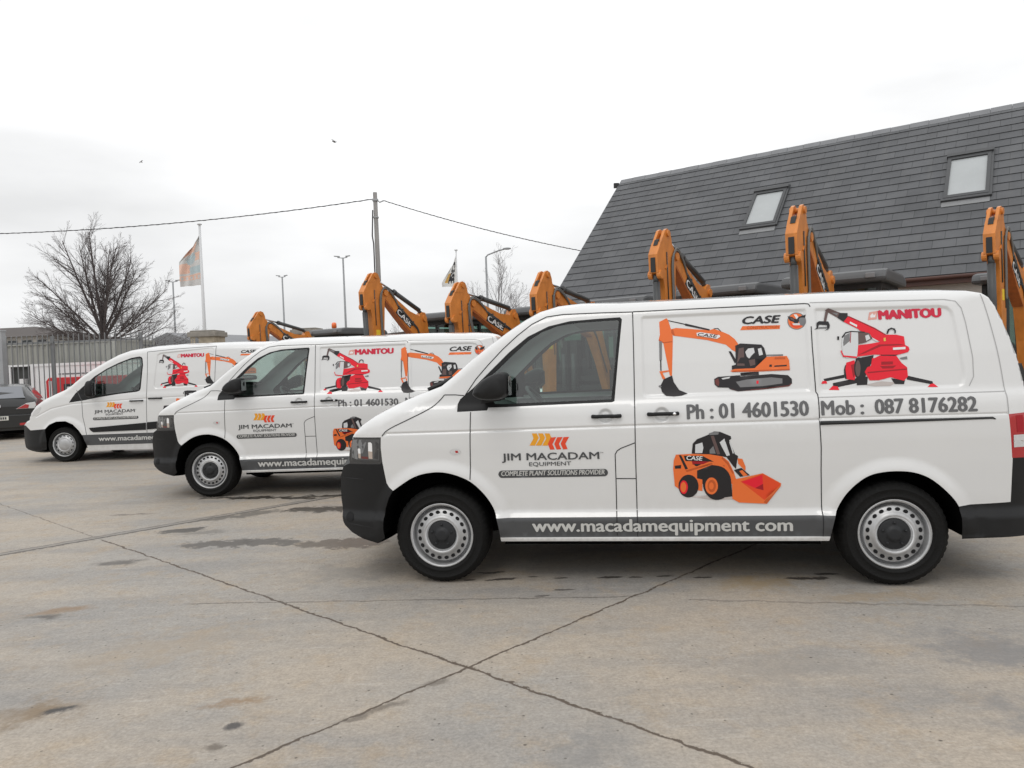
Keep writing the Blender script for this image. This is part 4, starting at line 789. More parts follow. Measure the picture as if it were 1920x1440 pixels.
A_TEL = [('dk',[(2591,1354),(2718,1377),(2721,1357),(2597,1337)]),('dk',[(2647,1325),(2803,1354),(2849,1356),(2848,1330),(2678,1298),(2648,1303)]),('rd',[(2574,1323),(2585,1341),(2608,1340),(2612,1323)]),('rd',[(2619,1281),(2645,1307),(2675,1303),(2684,1278)]),('dk',[(3099,1359),(3250,1317),(3254,1296),(3098,1333)]),('rd',[(3218,1281),(3235,1299),(3256,1303),(3280,1279)]),('sh',[(2843,1308),(2943,1327),(3034,1317),(2998,1297),(2899,1297)]),('dk',[(2796,1358),(2863,1360),(2857,1307),(2793,1306)]),('dk',[(3004,1344),(3087,1330),(3079,1304),(3023,1307)]),('dk',[(2795,1479),(2907,1497),(2898,1464),(2877,1419),(2854,1375),(2844,1338),(2802,1339)]),('dk',[(2743,1394),(2742,1380),(2740,1367),(2736,1356),(2733,1350),(2729,1348),(2725,1350),(2722,1357),(2720,1367),(2719,1380),(2719,1395),(2720,1409),(2723,1422),(2726,1432),(2730,1439),(2734,1441),(2737,1439),(2740,1432),(2743,1421),(2744,1408)]),('rd',[(2737,1455),(2788,1469),(2793,1377),(2780,1340),(2734,1347),(2729,1413)]),('dr',[(2764,1438),(2786,1445),(2788,1377),(2774,1355)]),('dk',[(2841,1413),(2839,1391),(2833,1371),(2826,1356),(2817,1346),(2808,1343),(2799,1347),(2791,1357),(2785,1373),(2782,1393),(2782,1415),(2784,1437),(2790,1457),(2797,1473),(2806,1483),(2816,1486),(2825,1482),(2832,1471),(2838,1455),(2841,1435)]),('br',[(2822,1414),(2820,1398),(2817,1383),(2813,1371),(2808,1364),(2803,1362),(2798,1364),(2794,1372),(2792,1384),(2790,1399),(2790,1415),(2792,1431),(2795,1446),(2799,1457),(2804,1465),(2809,1467),(2814,1464),(2817,1457),(2820,1445),(2822,1430)]),('rd',[(2909,1477),(2953,1498),(3044,1488),(3071,1442),(3104,1411),(3105,1352),(3080,1326),(3049,1335),(3001,1351),(2929,1334),(2873,1335),(2846,1390),(2863,1420),(2886,1428),(2896,1479)]),('dr',[(2950,1453),(3021,1452),(3020,1433),(2949,1432)]),('dr',[(2941,1425),(3040,1425),(3018,1407),(2955,1408)]),('dr',[(2862,1390),(3102,1404),(3103,1396),(2865,1381)]),('gy',[(3061,1473),(3107,1482),(3109,1463),(3071,1463)]),('dk',[(2946,1501),(3058,1495),(3037,1487),(2952,1492)]),('rd',[(2736,1721),(2763,1754),(2922,1671),(2990,1626),(3053,1623),(3098,1610),(3101,1554),(3121,1543),(3126,1523),(3115,1508),(3058,1494),(2967,1497),(2903,1500),(2803,1490),(2814,1565),(2887,1571),(2951,1581),(2904,1611),(2891,1638),(2835,1657),(2822,1671)]),('dr',[(2763,1754),(2771,1758),(2926,1673),(2990,1628),(2986,1622),(2922,1665)]),('dr',[(2811,1501),(2943,1564),(3063,1563),(3101,1554),(2956,1552),(2854,1511)]),('br',[(2645,1816),(2729,1777),(2765,1754),(2736,1721),(2698,1752),(2646,1787),(2625,1803)]),('gy',[(2651,1811),(2707,1782),(2699,1765),(2650,1794)]),('dk',[(2715,1780),(2765,1777),(2765,1754),(2736,1721),(2701,1749)]),('br',[(2613,1729),(2630,1803),(2646,1790),(2628,1726)]),('dk',[(2565,1721),(2584,1732),(2642,1727),(2650,1703),(2646,1683),(2632,1681),(2631,1704),(2582,1709),(2574,1690),(2563,1683)]),('dk',[(2548,1678),(2567,1690),(2577,1686),(2568,1681)]),('dk',[(2614,1668),(2635,1681),(2646,1680),(2631,1672)]),('gy',[(2578,1693),(2632,1693),(2632,1683),(2577,1683)]),('wt',[(2775,1721),(2818,1696),(2816,1682),(2773,1709)]),('lt',[(2715,1577),(2722,1622),(2741,1648),(2778,1656),(2821,1655),(2817,1573),(2804,1490),(2738,1485),(2718,1501)]),('gy',[(2724,1584),(2733,1629),(2770,1647),(2767,1594),(2725,1561)]),('br',[(2821,1655),(2884,1642),(2905,1603),(2859,1579),(2817,1571)]),('lt',[(2862,1624),(2884,1631),(2893,1604),(2867,1590)]),('lt',[(2904,1611),(2941,1586),(2930,1583),(2906,1599)]),('dr',[(2774,1652),(2779,1654),(2770,1582),(2765,1582)]),('dk',[(2718,1622),(2742,1652),(2778,1659),(2864,1650),(2860,1644),(2778,1652),(2745,1643),(2723,1614)]),('rd',[(2704,1532),(2719,1492),(2802,1481),(2804,1491),(2723,1502),(2711,1535)]),('dk',[(2690,1627),(2703,1627),(2701,1604),(2690,1604)]),('gd',[(2973,1604),(2985,1607),(2986,1585),(2973,1583)]),('dk',[(2992,1632),(3003,1660),(3025,1670),(3046,1663),(3052,1646),(3048,1630),(3041,1631),(3043,1648),(3031,1661),(3013,1655),(3001,1629)]),('wt',[(3025,1540),(3102,1542),(3100,1527),(3025,1525)])]
A_MAN = [('pk',[(2900,1778),(2954,1786),(2942,1728),(2887,1724)]),('wt',[(2903,1752),(2919,1770),(2929,1756),(2940,1769),(2935,1742),(2906,1740)])]
A_SKI = [('sh',[(1707,599),(1981,610),(2008,574),(1844,574)]),('dk',[(1734,889),(1742,955),(1770,984),(1846,1014),(1880,1034),(1920,1030),(1987,1000),(1990,983),(1976,972),(2012,880),(2032,866),(2025,838),(2017,781),(1997,803),(1958,860),(1910,871),(1809,884)]),('lt',[(1759,949),(1804,962),(1810,926),(1802,891),(1756,892)]),('lt',[(1915,960),(1946,985),(1979,874),(1959,868)]),('gy',[(1850,911),(1874,937),(1889,886),(1850,887)]),('lt',[(1976,962),(1983,962),(2005,887),(1998,884)]),('br',[(1859,1003),(1879,1006),(1917,882),(1897,879)]),('gy',[(1846,1021),(1880,1032),(1914,1028),(1906,1012),(1852,1010)]),('or',[(2028,852),(2058,848),(2078,794),(2076,766),(2031,816)]),('dk',[(2003,774),(2051,788),(2105,737),(2043,727)]),('or',[(2037,767),(2057,773),(2091,737),(2064,731)]),('dk',[(1766,782),(1875,819),(1943,804),(1983,739),(1991,596),(1940,589),(1798,684),(1764,713)]),('or',[(1611,788),(1616,845),(1631,884),(1741,887),(1850,882),(1931,866),(1971,832),(2003,760),(2017,710),(1999,682),(1983,682),(1946,765),(1906,804),(1862,811),(1766,774),(1765,721),(1799,713),(1799,635),(1770,640),(1764,695),(1717,746),(1668,722),(1646,650),(1619,671)]),('oe',[(1931,864),(1970,824),(2003,753),(1993,750),(1960,814),(1924,854)]),('oe',[(1690,776),(1862,826),(1869,816),(1700,765)]),('dr',[(1733,839),(1855,837),(1807,817),(1739,814)]),('dk',[(1682,876),(1802,873),(1876,832),(1801,836),(1692,840)]),('dk',[(1650,880),(1665,880),(1708,786),(1690,783)]),('dk',[(1622,809),(1663,814),(1662,790),(1623,789)]),('dk',[(1746,821),(1794,817),(1766,803),(1753,807)]),('dk',[(1774,669),(1772,650),(1766,633),(1757,617),(1744,605),(1730,596),(1715,592),(1699,592),(1684,597),(1670,606),(1658,618),(1650,634),(1645,652),(1643,670),(1645,689),(1651,706),(1661,722),(1673,734),(1687,743),(1702,747),(1718,747),(1733,742),(1747,733),(1758,720),(1767,705),(1772,687)]),('rd',[(1704,662),(1702,648),(1698,635),(1692,625),(1685,618),(1676,616),(1668,619),(1661,625),(1656,636),(1652,649),(1651,663),(1653,677),(1657,690),(1663,700),(1670,707),(1678,709),(1686,706),(1694,700),(1699,690),(1703,677)]),('or',[(1693,662),(1692,652),(1689,642),(1685,634),(1680,630),(1675,628),(1669,630),(1664,635),(1660,642),(1658,652),(1657,663),(1659,674),(1661,683),(1665,691),(1671,696),(1676,697),(1682,696),(1686,691),(1690,683),(1693,673)]),('dk',[(1985,687),(1983,663),(1977,640),(1967,619),(1954,601),(1938,587),(1921,578),(1902,573),(1882,573),(1864,578),(1846,588),(1831,603),(1818,621),(1809,642),(1803,666),(1802,690),(1804,714),(1810,737),(1820,758),(1834,776),(1849,790),(1867,799),(1886,804),(1905,804),(1924,798),(1941,788),(1956,774),(1969,756),(1978,735),(1984,712)]),('or',[(1899,669),(1897,651),(1891,635),(1881,622),(1870,614),(1857,611),(1845,614),(1833,623),(1824,636),(1819,652),(1817,670),(1819,687),(1825,703),(1835,716),(1846,724),(1859,726),(1872,723),(1883,715),(1892,702),(1897,686)]),('oe',[(1887,669),(1885,656),(1881,644),(1875,635),(1867,629),(1859,627),(1850,629),(1843,635),(1837,645),(1833,656),(1832,669),(1834,682),(1838,694),(1844,703),(1852,709),(1860,711),(1868,709),(1876,703),(1882,693),(1886,682)]),('or',[(1872,669),(1871,661),(1869,655),(1865,649),(1861,646),(1856,645),(1852,646),(1848,649),(1844,655),(1842,662),(1842,669),(1843,677),(1845,684),(1848,689),(1852,692),(1857,693),(1862,692),(1866,689),(1869,683),(1871,676)]),('or',[(1990,682),(1999,710),(2047,720),(2186,750),(2301,681),(2299,662),(2211,544),(2034,554),(1991,580)]),('ro',[(2044,697),(2186,747),(2296,679),(2294,667),(2196,569)]),('rd',[(2050,694),(2183,740),(2187,679),(2137,651)]),('dr',[(2137,651),(2187,679),(2190,636)]),('oe',[(2297,664),(2211,544),(2190,555),(2203,572)])]
A_LOG = [('ye',[(673,1048),(706,1047),(719,1017),(691,964),(653,965),(683,1013)]),('ye',[(716,1047),(749,1046),(763,1016),(734,963),(696,964),(727,1012)]),('ye',[(760,1046),(793,1045),(806,1015),(777,962),(740,963),(770,1011)]),('ar',[(801,1017),(838,1019),(811,972),(825,935),(794,933),(779,973)]),('ar',[(845,1018),(882,1019),(855,973),(869,935),(838,934),(823,973)]),('ar',[(889,1018),(926,1019),(899,973),(913,936),(882,934),(867,974)]),('st',[(454,794),(444,792),(436,787),(430,778),(427,768),(429,758),(434,750),(442,744),(451,742),(1153,744),(1163,746),(1171,751),(1177,760),(1179,769),(1177,779),(1172,787),(1165,793),(1155,795)])]
A_LOA = [('dk',[(2348,1243),(2410,1252),(2572,1246),(2582,1233),(2554,1104),(2402,1092),(2364,1110)]),('lt',[(2388,1207),(2408,1212),(2397,1109),(2375,1110)]),('lt',[(2435,1195),(2498,1212),(2501,1171),(2471,1128),(2433,1140)]),('lt',[(2519,1203),(2553,1201),(2544,1137),(2516,1137)]),('or',[(2196,1110),(2224,1115),(2412,1065),(2515,1105),(2581,1097),(2577,1005),(2308,998),(2241,1005),(2185,1002)]),('oe',[(2311,1068),(2400,1054),(2376,1012),(2309,1025)]),('dk',[(2245,1087),(2311,1068),(2299,1036),(2265,1037)]),('dk',[(2427,923),(2419,886),(2400,853),(2372,828),(2336,812),(2298,807),(2261,815),(2227,833),(2201,860),(2185,894),(2181,931),(2189,968),(2208,1001),(2237,1026),(2272,1042),(2310,1047),(2348,1039),(2381,1021),(2407,994),(2423,960)]),('or',[(2355,925),(2351,910),(2344,897),(2332,886),(2317,880),(2302,878),(2286,881),(2273,888),(2262,900),(2256,914),(2254,929),(2257,944),(2265,957),(2277,968),(2291,974),(2307,976),(2322,973),(2336,966),(2346,954),(2353,941)]),('dk',[(2729,935),(2721,895),(2700,859),(2669,831),(2631,814),(2589,809),(2548,816),(2512,836),(2483,866),(2466,903),(2462,944),(2470,984),(2491,1019),(2522,1047),(2560,1064),(2602,1069),(2643,1062),(2679,1042),(2708,1012),(2725,975)]),('or',[(2651,937),(2648,920),(2639,906),(2626,894),(2610,887),(2593,885),(2576,888),(2561,896),(2549,909),(2542,924),(2540,941),(2543,958),(2552,972),(2565,984),(2581,991),(2598,993),(2615,990),(2630,982),(2642,969),(2649,954)]),('bk',[(1960,988),(2151,998),(2262,977),(2145,878),(2055,772),(1865,776),(1912,820)]),('dk',[(2330,1220),(2342,1230),(2342,1187),(2331,1187)])]
# ------------------------------------------------------------------ livery
TXT = 'vinyl_text'
def bbox(art):
    xs = [p[0] for c, q in art for p in q]; zs = [p[1] for c, q in art for p in q]
    return min(xs)/1000, max(xs)/1000, min(zs)/1000, max(zs)/1000
def mapper(art, dst):
    a0, a1, b0, b1 = bbox(art); c0, c1, d0, d1 = dst
    return lambda p: (c0+(p[0]-a0)/(a1-a0)*(c1-c0), d0+(p[1]-b0)/(b1-b0)*(d1-d0))
def livery(skin, root, L):
    for name, art, key in (('excavator_picture', A_EXC, 'exc'), ('lift_truck_picture', A_TEL, 'tel'), ('skid_loader_picture', A_SKI, 'ski'), ('wheel_loader_picture', A_LOA, 'loa'), ('eagle_emblem', A_EGL, 'egl')):
        if L.get(key):
            tf = mapper(art, L[key]); o = decal(skin, name, art, root, tf)
            s = lambda p: tf((p[0]/1000, p[1]/1000))
            if key == 'exc':
                a, b = s((1805, 1668)), s((1931, 1649)); lettering(skin, 'lettering', [('CASE', *a, *b, .021*L['k'], 'vinyl_coal', dict(bold=.03, shear=.2))], o, .0062)
            if key == 'ski':
                a, b = s((1699, 849)), s((1801, 842)); lettering(skin, 'lettering', [('CASE', *a, *b, .028*L['k'], 'vinyl_white', dict(bold=.03, shear=.1))], o, .0062)
    if L.get('logo'):
        tf = mapper(A_LOG, L['logo']); o = decal(skin, 'company_logo', A_LOG, root, tf); s = lambda x, z: tf((x/1000, z/1000)); k = (L['logo'][1]-L['logo'][0])/.752
        lettering(skin, 'lettering', [('JIM MACADAM', *s(459, 865), *s(1123, 865), .048*k, 'vinyl_slate', dict(bold=.03)), ('EQUIPMENT', *s(645, 822.5), *s(932, 824), .027*k, 'vinyl_slate', dict(bold=.012)), ('TM', *s(1131, 903), *s(1151, 903), .008*k, 'vinyl_slate', {}),
            ('COMPLETE PLANT SOLUTIONS PROVIDER', *s(449, 757), *s(1156, 758.5), .033*k, 'vinyl_silver', dict(bold=.03, shear=.2))], o, .0042)
    if L.get('case'):
        x0, x1, z, h = L['case']; k = (x1-x0)/.241
        o = decal(skin, 'brand_sign', A_CAS, root, mapper(A_CAS, (x0-.020*k, x1-.004*k, z-.043*k, z-.014*k)))
        it = [('CASE', x0, z, x1, z, h, 'vinyl_black', dict(bold=.07, shear=.25))]
        if L['k'] == 1: it.append(('CONSTRUCTION', x0+.024, z-.0345, x1-.014, z-.036, .017, 'vinyl_edge', dict(bold=.02)))
        lettering(skin, 'lettering', it, o)
    if L.get('man'):
        x0, x1, z, h = L['man']; k = (x1-x0)/.370
        o = decal(skin, 'maker_sign', A_MAN, root, mapper(A_MAN, (x0-.071*k, x0-.006*k, z-.002, z+h)))
        lettering(skin, 'lettering', [('MANITOU', x0, z, x1, z, h, 'vinyl_crimson', dict(bold=.10))], o)
    if L.get('ph'): lettering(skin, 'phone_number', [('Ph : 01 4601530', *L['ph'][0], *L['ph'][1], L['ph'][2], TXT, dict(bold=.042))], root)
    if L.get('mob'): lettering(skin, 'mobile_number', [('Mob :  087 8176282', *L['mob'][0], *L['mob'][1], L['mob'][2], TXT, dict(bold=.042))], root)
    x0, x1, z, h = L['www']; lettering(skin, 'web_address', [('www.macadamequipment com', x0, z, x1, z, h, 'vinyl_silver', dict(bold=.04))], root)
def build_van_a(loc, rz, label, L, group):
    root = thing('panel_van', loc, rz, label, 'van', group)
    skin, obs = van_shell(SPEC_A, root)
    ribbon(skin, 'panel_seam', [FRAME, [(.20, 1.318), (.14, 1.325), (.06, 1.327)], [(.249, 1.204), (.229, .735)], BSEAM, [(1.38, 1.851), (2.50, 1.853), (2.525, 1.849), (2.533, 1.83)], CSEAM[1:], [(1.367, .97), (1.272, .934), (1.246, .918), (1.231, .893), (1.231, .727), (1.227, .34)], [(1.231, .727), (1.365, .725)],
        smooth_line([(-.392, 1.052), (-.354, 1.096), (-.182, 1.17), (-.028, 1.24), (.035, 1.297), (.06, 1.327)])], .0062, 'seam', root)
    ribbon(skin, 'fine_seam', [[(2.546, 1.236), (3.668, 1.242)], smooth_line([(3.573, 1.863), (3.599, 1.749), (3.645, 1.48), (3.668, 1.245), (3.671, 1.1)]), [(2.534, 1.858), (3.359, 1.838), (3.42, 1.824), (3.451, 1.779), (3.469, 1.68), (3.493, 1.456), (3.49, 1.34), (3.46, 1.281)]], .0050, 'soft_seam', root)
    r = MB(); V, _ = skin.at([(2.55, 1.072), (2.9, 1.074), (3.3, 1.077), (3.575, 1.080), (3.592, 1.072)], .001)
    r.tube(V, [.013, .011, .008, .007, .003], 8); r.build('door_rail', 'plant_black', root)
    hd = obs[('headlight', -1)]
    decal(skin, 'reflector', [('lamp_grey', [(-652, 880), (-425, 868), (-412, 1000), (-408, 1030), (-628, 1032)]), ('lamp_pale', [(-636, 900), (-600, 880), (-545, 935), (-505, 1028), (-622, 1028), (-632, 975)]), ('lamp_grey', [(-520, 1028), (-512, 950), (-430, 885), (-414, 1028)]), ('lens_dark', [(-648, 884), (-600, 872), (-425, 868), (-424, 880), (-600, 886), (-640, 898)]), ('lens_dark', [(-460, 895), (-430, 885), (-418, 1000), (-440, 1015)]),
        ('vinyl_maroon', [(-560, 893), (-505, 888), (-508, 906), (-560, 908)]), ('bulb_beige', [(-584, 896), (-566, 893), (-564, 930), (-584, 932)]), ('bulb_white', [(-584, 930), (-564, 928), (-564, 962), (-574, 967), (-584, 962)]), ('bulb_beige', [(-502, 893), (-473, 890), (-470, 945), (-502, 948)]), ('bulb_white', [(-502, 946), (-470, 943), (-469, 1000), (-480, 1010), (-498, 1008)])], hd)
    tl = obs[('tail_light', -1)]
    decal(skin, 'lamp_lens', [('lens_clear', [(3699, 968), (3880, 972), (3880, 893), (3703, 890)]), ('vinyl_dark_red', [(3715, 1090), (3760, 1092), (3765, 985), (3722, 985)]), ('chrome', [(3698, 932), (3880, 935), (3880, 928), (3699, 925)])], tl)
    ip = [(.131+.040*math.cos(a), .932+.021*math.sin(a)) for a in np.linspace(0, 2*PI, 16)[:-1]]
    decal(skin, 'side_repeater', [('lens_clear', [(p[0]*1000, p[1]*1000) for p in ip]), ('lens_red', [(130, 940), (150, 940), (155, 925), (135, 922)])], root, base=.004)
    decal(skin, 'bumper_seam', [('seam', [(-770, 752), (-560, 745), (-560, 740), (-770, 747)])], root)
    decal(skin, 'fog_lamp', [('hole', [((-.690+.032*math.cos(a))*1000, (.462+.036*math.sin(a))*1000) for a in np.linspace(0, 2*PI, 17)[:-1]])], root, base=.002)
    decal(skin, 'bumper_seam', [('seam', [(-740, 424), (-500, 402), (-500, 398), (-740, 419)])], root)
    van_mirror(root, MIRROR, -1); van_mirror(root, MIRROR, 1)
    van_handle(root, skin, 1.090, 1.272, 1.152); van_handle(root, skin, 1.460, 1.650, 1.158, True)
    for x, z in ((0, .338), (3.0, .338)):
        for s in (-1, 1): make_wheel(root, x, z, s)
    van_underside(root, SPEC_A); van_cab(root, SPEC_A)
    wp = MB(); wp.tube([(.03, -.60, 1.425), (.06, .0, 1.455), (.07, .5, 1.455)], .013, 6); wp.tube([(-.10, -.74, 1.362), (-.02, -.70, 1.395), (.05, -.60, 1.44)], .016, 6); wp.build('wiper', 'plant_black', root)
    livery(skin, root, L)
    return root, skin
VG = 'white panel vans in the yard with machine livery'
L1 = dict(k=1, exc=bbox(A_EXC), tel=bbox(A_TEL), ski=bbox(A_SKI), egl=bbox(A_EGL), logo=bbox(A_LOG), case=(2.102, 2.343, 1.735, .048), man=(2.958, 3.328, 1.727, .057), ph=((1.714, 1.119), (2.478, 1.123), .094), mob=((2.562, 1.123), (3.486, 1.125), .090), www=(.652, 2.363, .369, .081))
build_van_a((-.3996, 6.1293, 0), -.150, 'nearest white panel van, its whole side in view with phone and mobile numbers', L1, VG)
L2 = dict(k=.96, tel=(1.446, 2.222, 1.235, 1.80), exc=(2.425, 3.30, 1.215, 1.782), ski=(1.577, 2.25, .488, .952), egl=(3.355, 3.48, 1.645, 1.77), logo=(.370, 1.128, .722, 1.03), case=(3.052, 3.32, 1.706, .052), man=(1.877, 2.347, 1.707, .064), ph=((1.668, 1.080), (2.405, 1.073), .082), mob=((2.499, 1.075), (3.4, 1.075), .084), www=(.628, 2.33, .369, .081))
build_van_a((-3.7455, 10.1598, 0), -.0538, 'middle white panel van, half hidden behind the nearest one, red lift truck picture first', L2, VG)
# ------------------------------------------------------------------ the third van: rounder one-box shape with black side mouldings
TOP3 = [(-.70,.80),(-.674,.851),(-.634,.939),(-.522,1.069),(-.354,1.186),(-.164,1.268),(.024,1.339),(.167,1.423),(.359,1.571),(.596,1.717),(.831,1.841),(1.066,1.953),(1.297,2.025),(1.64,2.063),(2.172,2.082),(2.6,2.085),(3.184,2.085),(3.80,2.07),(3.95,2.03),(4.01,1.85),(4.05,1.4)]
NOSE3 = [(-.467,.226),(-.768,.246),(-.848,.282),(-.887,.407),(-.876,.608),(-.858,.70),(-.761,.765)]
TAIL3 = [(4.06,1.1),(4.07,.6),(4.05,.3)]
ARCH3 = [(-.328,.629),(-.243,.71),(-.102,.762),(.08,.763),(.214,.7),(.321,.587),(.395,.474),(.453,.296),(.459,.197)]
ARCHR3 = [(3.0-.43*math.cos(a), .325+.43*math.sin(a)) for a in np.linspace(-.2, PI+.2, 15)]
WIN3 = [(.147,1.103),(.271,1.268),(.509,1.458),(.652,1.573),(.886,1.707),(1.118,1.808),(1.349,1.887),(1.508,1.909),(1.55,1.895),(1.568,1.86),(1.578,1.747),(1.558,1.573),(1.525,1.32),(1.505,1.28),(1.451,1.26),(1.087,1.229),(.744,1.186),(.4,1.13)]
GLA3 = [(.66,1.22),(.66,1.545),(.886,1.680),(1.118,1.782),(1.349,1.860),(1.500,1.882),(1.535,1.872),(1.548,1.83),(1.552,1.747),(1.532,1.573),(1.50,1.325),(1.485,1.30),(1.44,1.285),(1.087,1.253)]
def strip_b(x, z, v):
    if x > 3.95: return ('rear_bumper', 'black_plastic') if z < .5 else ('body', 'white_paint')
    if z < .66 and x < 0: return ('front_bumper', 'black_plastic')
    if z < .80 and x < -.6: return ('grille', 'plant_black')
    if .1 < x < 1.0 and v < .88: return ('windscreen', 'wind_glass')
    return ('body', 'white_paint')
SPEC_B = dict(prof=[(.10,.89),(.197,.915),(.29,.925),(.30,.93),(.50,.93),(.9,.935),(1.1,.933),(1.2,.928),(1.25,.92),(1.6,.905),(1.9,.875),(2.2,.84)],
    top=TOP3, nose_in=.20, nose_x=-.30, tail_x=3.7, flare=.022, arches=[(.03,.34,.425),(3.0,.325,.43)], recess=[([(1.84,1.93),(1.90,1.965),(2.88,2.03),(2.925,2.0),(2.905,1.35),(2.86,1.318),(1.80,1.295),(1.76,1.34)],.012)],
    grooves=[([(-.5,.86),(-.2,1.0),(.2,1.075),(1.6,1.13),(3.8,1.17)],.006,.012)], shoulder=([-.7,-.3,.2,1.2,4],[.05,.12,.10,.10,.12]),
    outline=NOSE3+TOP3+TAIL3+ARCHR3[::-1]+[(1.93,.197)]+ARCH3[::-1]+[(-.306,.408),(-.338,.243)], paint='white_paint',
    regions=[('door_window',GLA3,'side_glass'),('window_frame',WIN3,'black_plastic'),('headlight',[(-.60,.865),(-.55,.965),(-.40,1.045),(-.38,1.02),(-.43,.935),(-.52,.875)],'lens_clear'),
        ('front_bumper',[(-1,.1),(-1,.70),(-.80,.70),(-.66,.61),(-.328,.629),(-.25,.5),(-.25,.1)],'black_plastic'),
        ('sill_stripe',[(.2,.497),(2.62,.503),(2.62,.300),(.2,.302)],'vinyl_slate'),
        ('front_door',[(.464,.45),(.403,.826),(.397,1.134),(.45,1.42),(.62,1.60),(.89,1.745),(1.10,1.85),(1.34,1.93),(1.52,1.96),(1.66,1.97),(1.66,1.6),(1.635,1.222),(1.612,.524),(1.60,.30),(.47,.30)],'white_paint'),
        ('sliding_door',[(1.66,1.98),(2.94,2.045),(2.93,1.6),(2.918,1.242),(2.90,.6),(2.6,.55),(2.6,.30),(1.605,.30),(1.612,.524),(1.635,1.222)],'white_paint')],
    strip=NOSE3+TOP3+TAIL3, strip_part=strip_b, crown=([-.9,-.6,-.2,.3,.9,3.4,4.1],[.16,.10,.035,.05,.06,.05,.05]), floor_x=(-.7,3.9), floor_z=.19, cab_dx=.12, cab_dz=.08)
root = thing('panel_van', (-8.3, 14.75, 0), -.06, 'farthest white van with black side mouldings and a short sloping bonnet', 'van', VG)
skin, obs = van_shell(SPEC_B, root)
ribbon(skin, 'panel_seam', [[(.397, 1.134), (.403, .826), (.464, .497)], [(1.66, 1.985), (1.66, 1.6), (1.635, 1.222), (1.612, .524), (1.605, .32)], [(2.958, 2.044), (2.94, 1.6), (2.918, 1.242), (2.90, .6)], [(.397, 1.134), (.30, 1.33)], [(1.66, 1.985), (2.2, 2.02), (2.958, 2.044)]], .009, 'vinyl_text', root)
decal(skin, 'side_moulding', [('black_plastic', [(515, 624), (1607, 688), (1600, 557), (592, 543), (545, 575)])], root, base=.014); decal(skin, 'side_moulding', [('black_plastic', [(1630, 694), (2560, 738), (2560, 610), (1623, 561)])], root, base=.014)
van_handle(root, skin, 1.323, 1.561, 1.095); van_handle(root, skin, 1.675, 1.922, 1.127)
for s in (-1, 1): van_mirror(root, [(.585, 1.23), (.60, 1.44), (.63, 1.495), (.70, 1.50), (.73, 1.46), (.73, 1.23), (.70, 1.195), (.62, 1.195)], s, (1.0, 1.17))
for x in (0.0, 3.0):
    for s in (-1, 1): make_wheel(root, x, .325, s, R=.325, rim=.218, cap=False, trim_style=True)
van_underside(root, SPEC_B); van_cab(root, SPEC_B)
livery(skin, root, dict(k=.9, tel=(1.867, 2.603, 1.310, 1.930), exc=(2.731, 3.72, 1.358, 1.93), loa=bbox(A_LOA), logo=(.595, 1.465, .762, 1.085), case=(3.432, 3.707, 1.900, .05), man=(2.30, 2.721, 1.862, .062), www=(.685, 2.56, .375, .085)))
# ------------------------------------------------------------------ trees without leaves
def tree(loc, height, spread, label, seed, trunk_r, first, nlimb, depth=4, dens=1.0):
    """bare crown: limbs leave the trunk low down and fan out to a dome, twigs follow at narrow angles"""
    rnd = random.Random(seed); root = thing('bare_tree', loc, 0, label, 'tree'); T = MB(); C = MB()
    zf = height*first
    def branch(p, d, L, r, lev):
        n = 5 if lev < 2 else 3; pts = [p]; rs = [r]; q = p.copy(); dd = d.copy()
        for i in range(n):
            dd = (dd+Vector((rnd.gauss(0, .055), rnd.gauss(0, .055), rnd.gauss(.03 if lev < 3 else .0, .05)))).normalized(); q = q+dd*(L/n); pts.append(q.copy()); rs.append(max(r*(1-.75*(i+1)/n), .0035))
        C.tube(pts, rs, 6 if lev == 1 else (4 if lev == 2 else 3), caps=False)
        if lev >= depth: return
        k = int({1: 15, 2: 8, 3: 6}.get(lev, 3)*dens+.5)
        for j in range(k):
            t = min(.97, .12+.86*(j+rnd.random())/k); i0 = int(t*n); fr = t*n-i0; bp = pts[i0].lerp(pts[i0+1], fr); br = rs[i0]*(1-fr)+rs[i0+1]*fr
            ax = (pts[i0+1]-pts[i0]).normalized(); az = rnd.random()*2*PI; u = ax.orthogonal().normalized(); v = ax.cross(u); an = rnd.uniform(.35, .72)
            nd = (ax*math.cos(an)+(u*math.cos(az)+v*math.sin(az))*math.sin(an)).normalized()
            branch(bp, nd, L*(1-.55*t)*rnd.uniform(.42, .62), min(br*.62, {1: .026, 2: .012, 3: .007}.get(lev, .007)*max(.6, trunk_r/.3)), lev+1)
    T.tube([(0, 0, -.1), (.02, 0, zf*.6), (.05, .03, zf), (.02, .05, zf+(height-zf)*.35)], [trunk_r, trunk_r*.85, trunk_r*.72, trunk_r*.25], 10)
    for j in range(nlimb):
        f = (j+.5)/nlimb; el = math.radians(7+76*f**1.15)+rnd.gauss(0, .05); az = j*2.39996+rnd.gauss(0, .2)
        R = 1/math.sqrt((math.cos(el)/spread)**2+(math.sin(el)/(height-zf))**2)
        zb = zf*(.90+.45*f)+.0; b = Vector((.04, .02, zb)); branch(b, Vector((math.cos(az)*math.cos(el), math.sin(az)*math.cos(el), math.sin(el))), (R-(zb-zf))*rnd.uniform(.82, 1.0), trunk_r*(.17+.14*f), 1)
    T.build('trunk', 'bark', root, recalc=False); C.build('crown', 'twig', root, recalc=False)
    return root
p = spot(192, 640, 45.0)
tree((p.x, p.y, 0), 10.75, 5.0, 'wide bare tree with fine spreading branches behind the fence on the left', 11, .30, .30, 21, 4)
p = spot(930, 560, 52.0)
tree((p.x, p.y, 0), 9.6, 2.9, 'slender bare tree beside the curved street lamp behind the diggers', 5, .13, .28, 12, 4, .7)
p = spot(975, 575, 55.0)
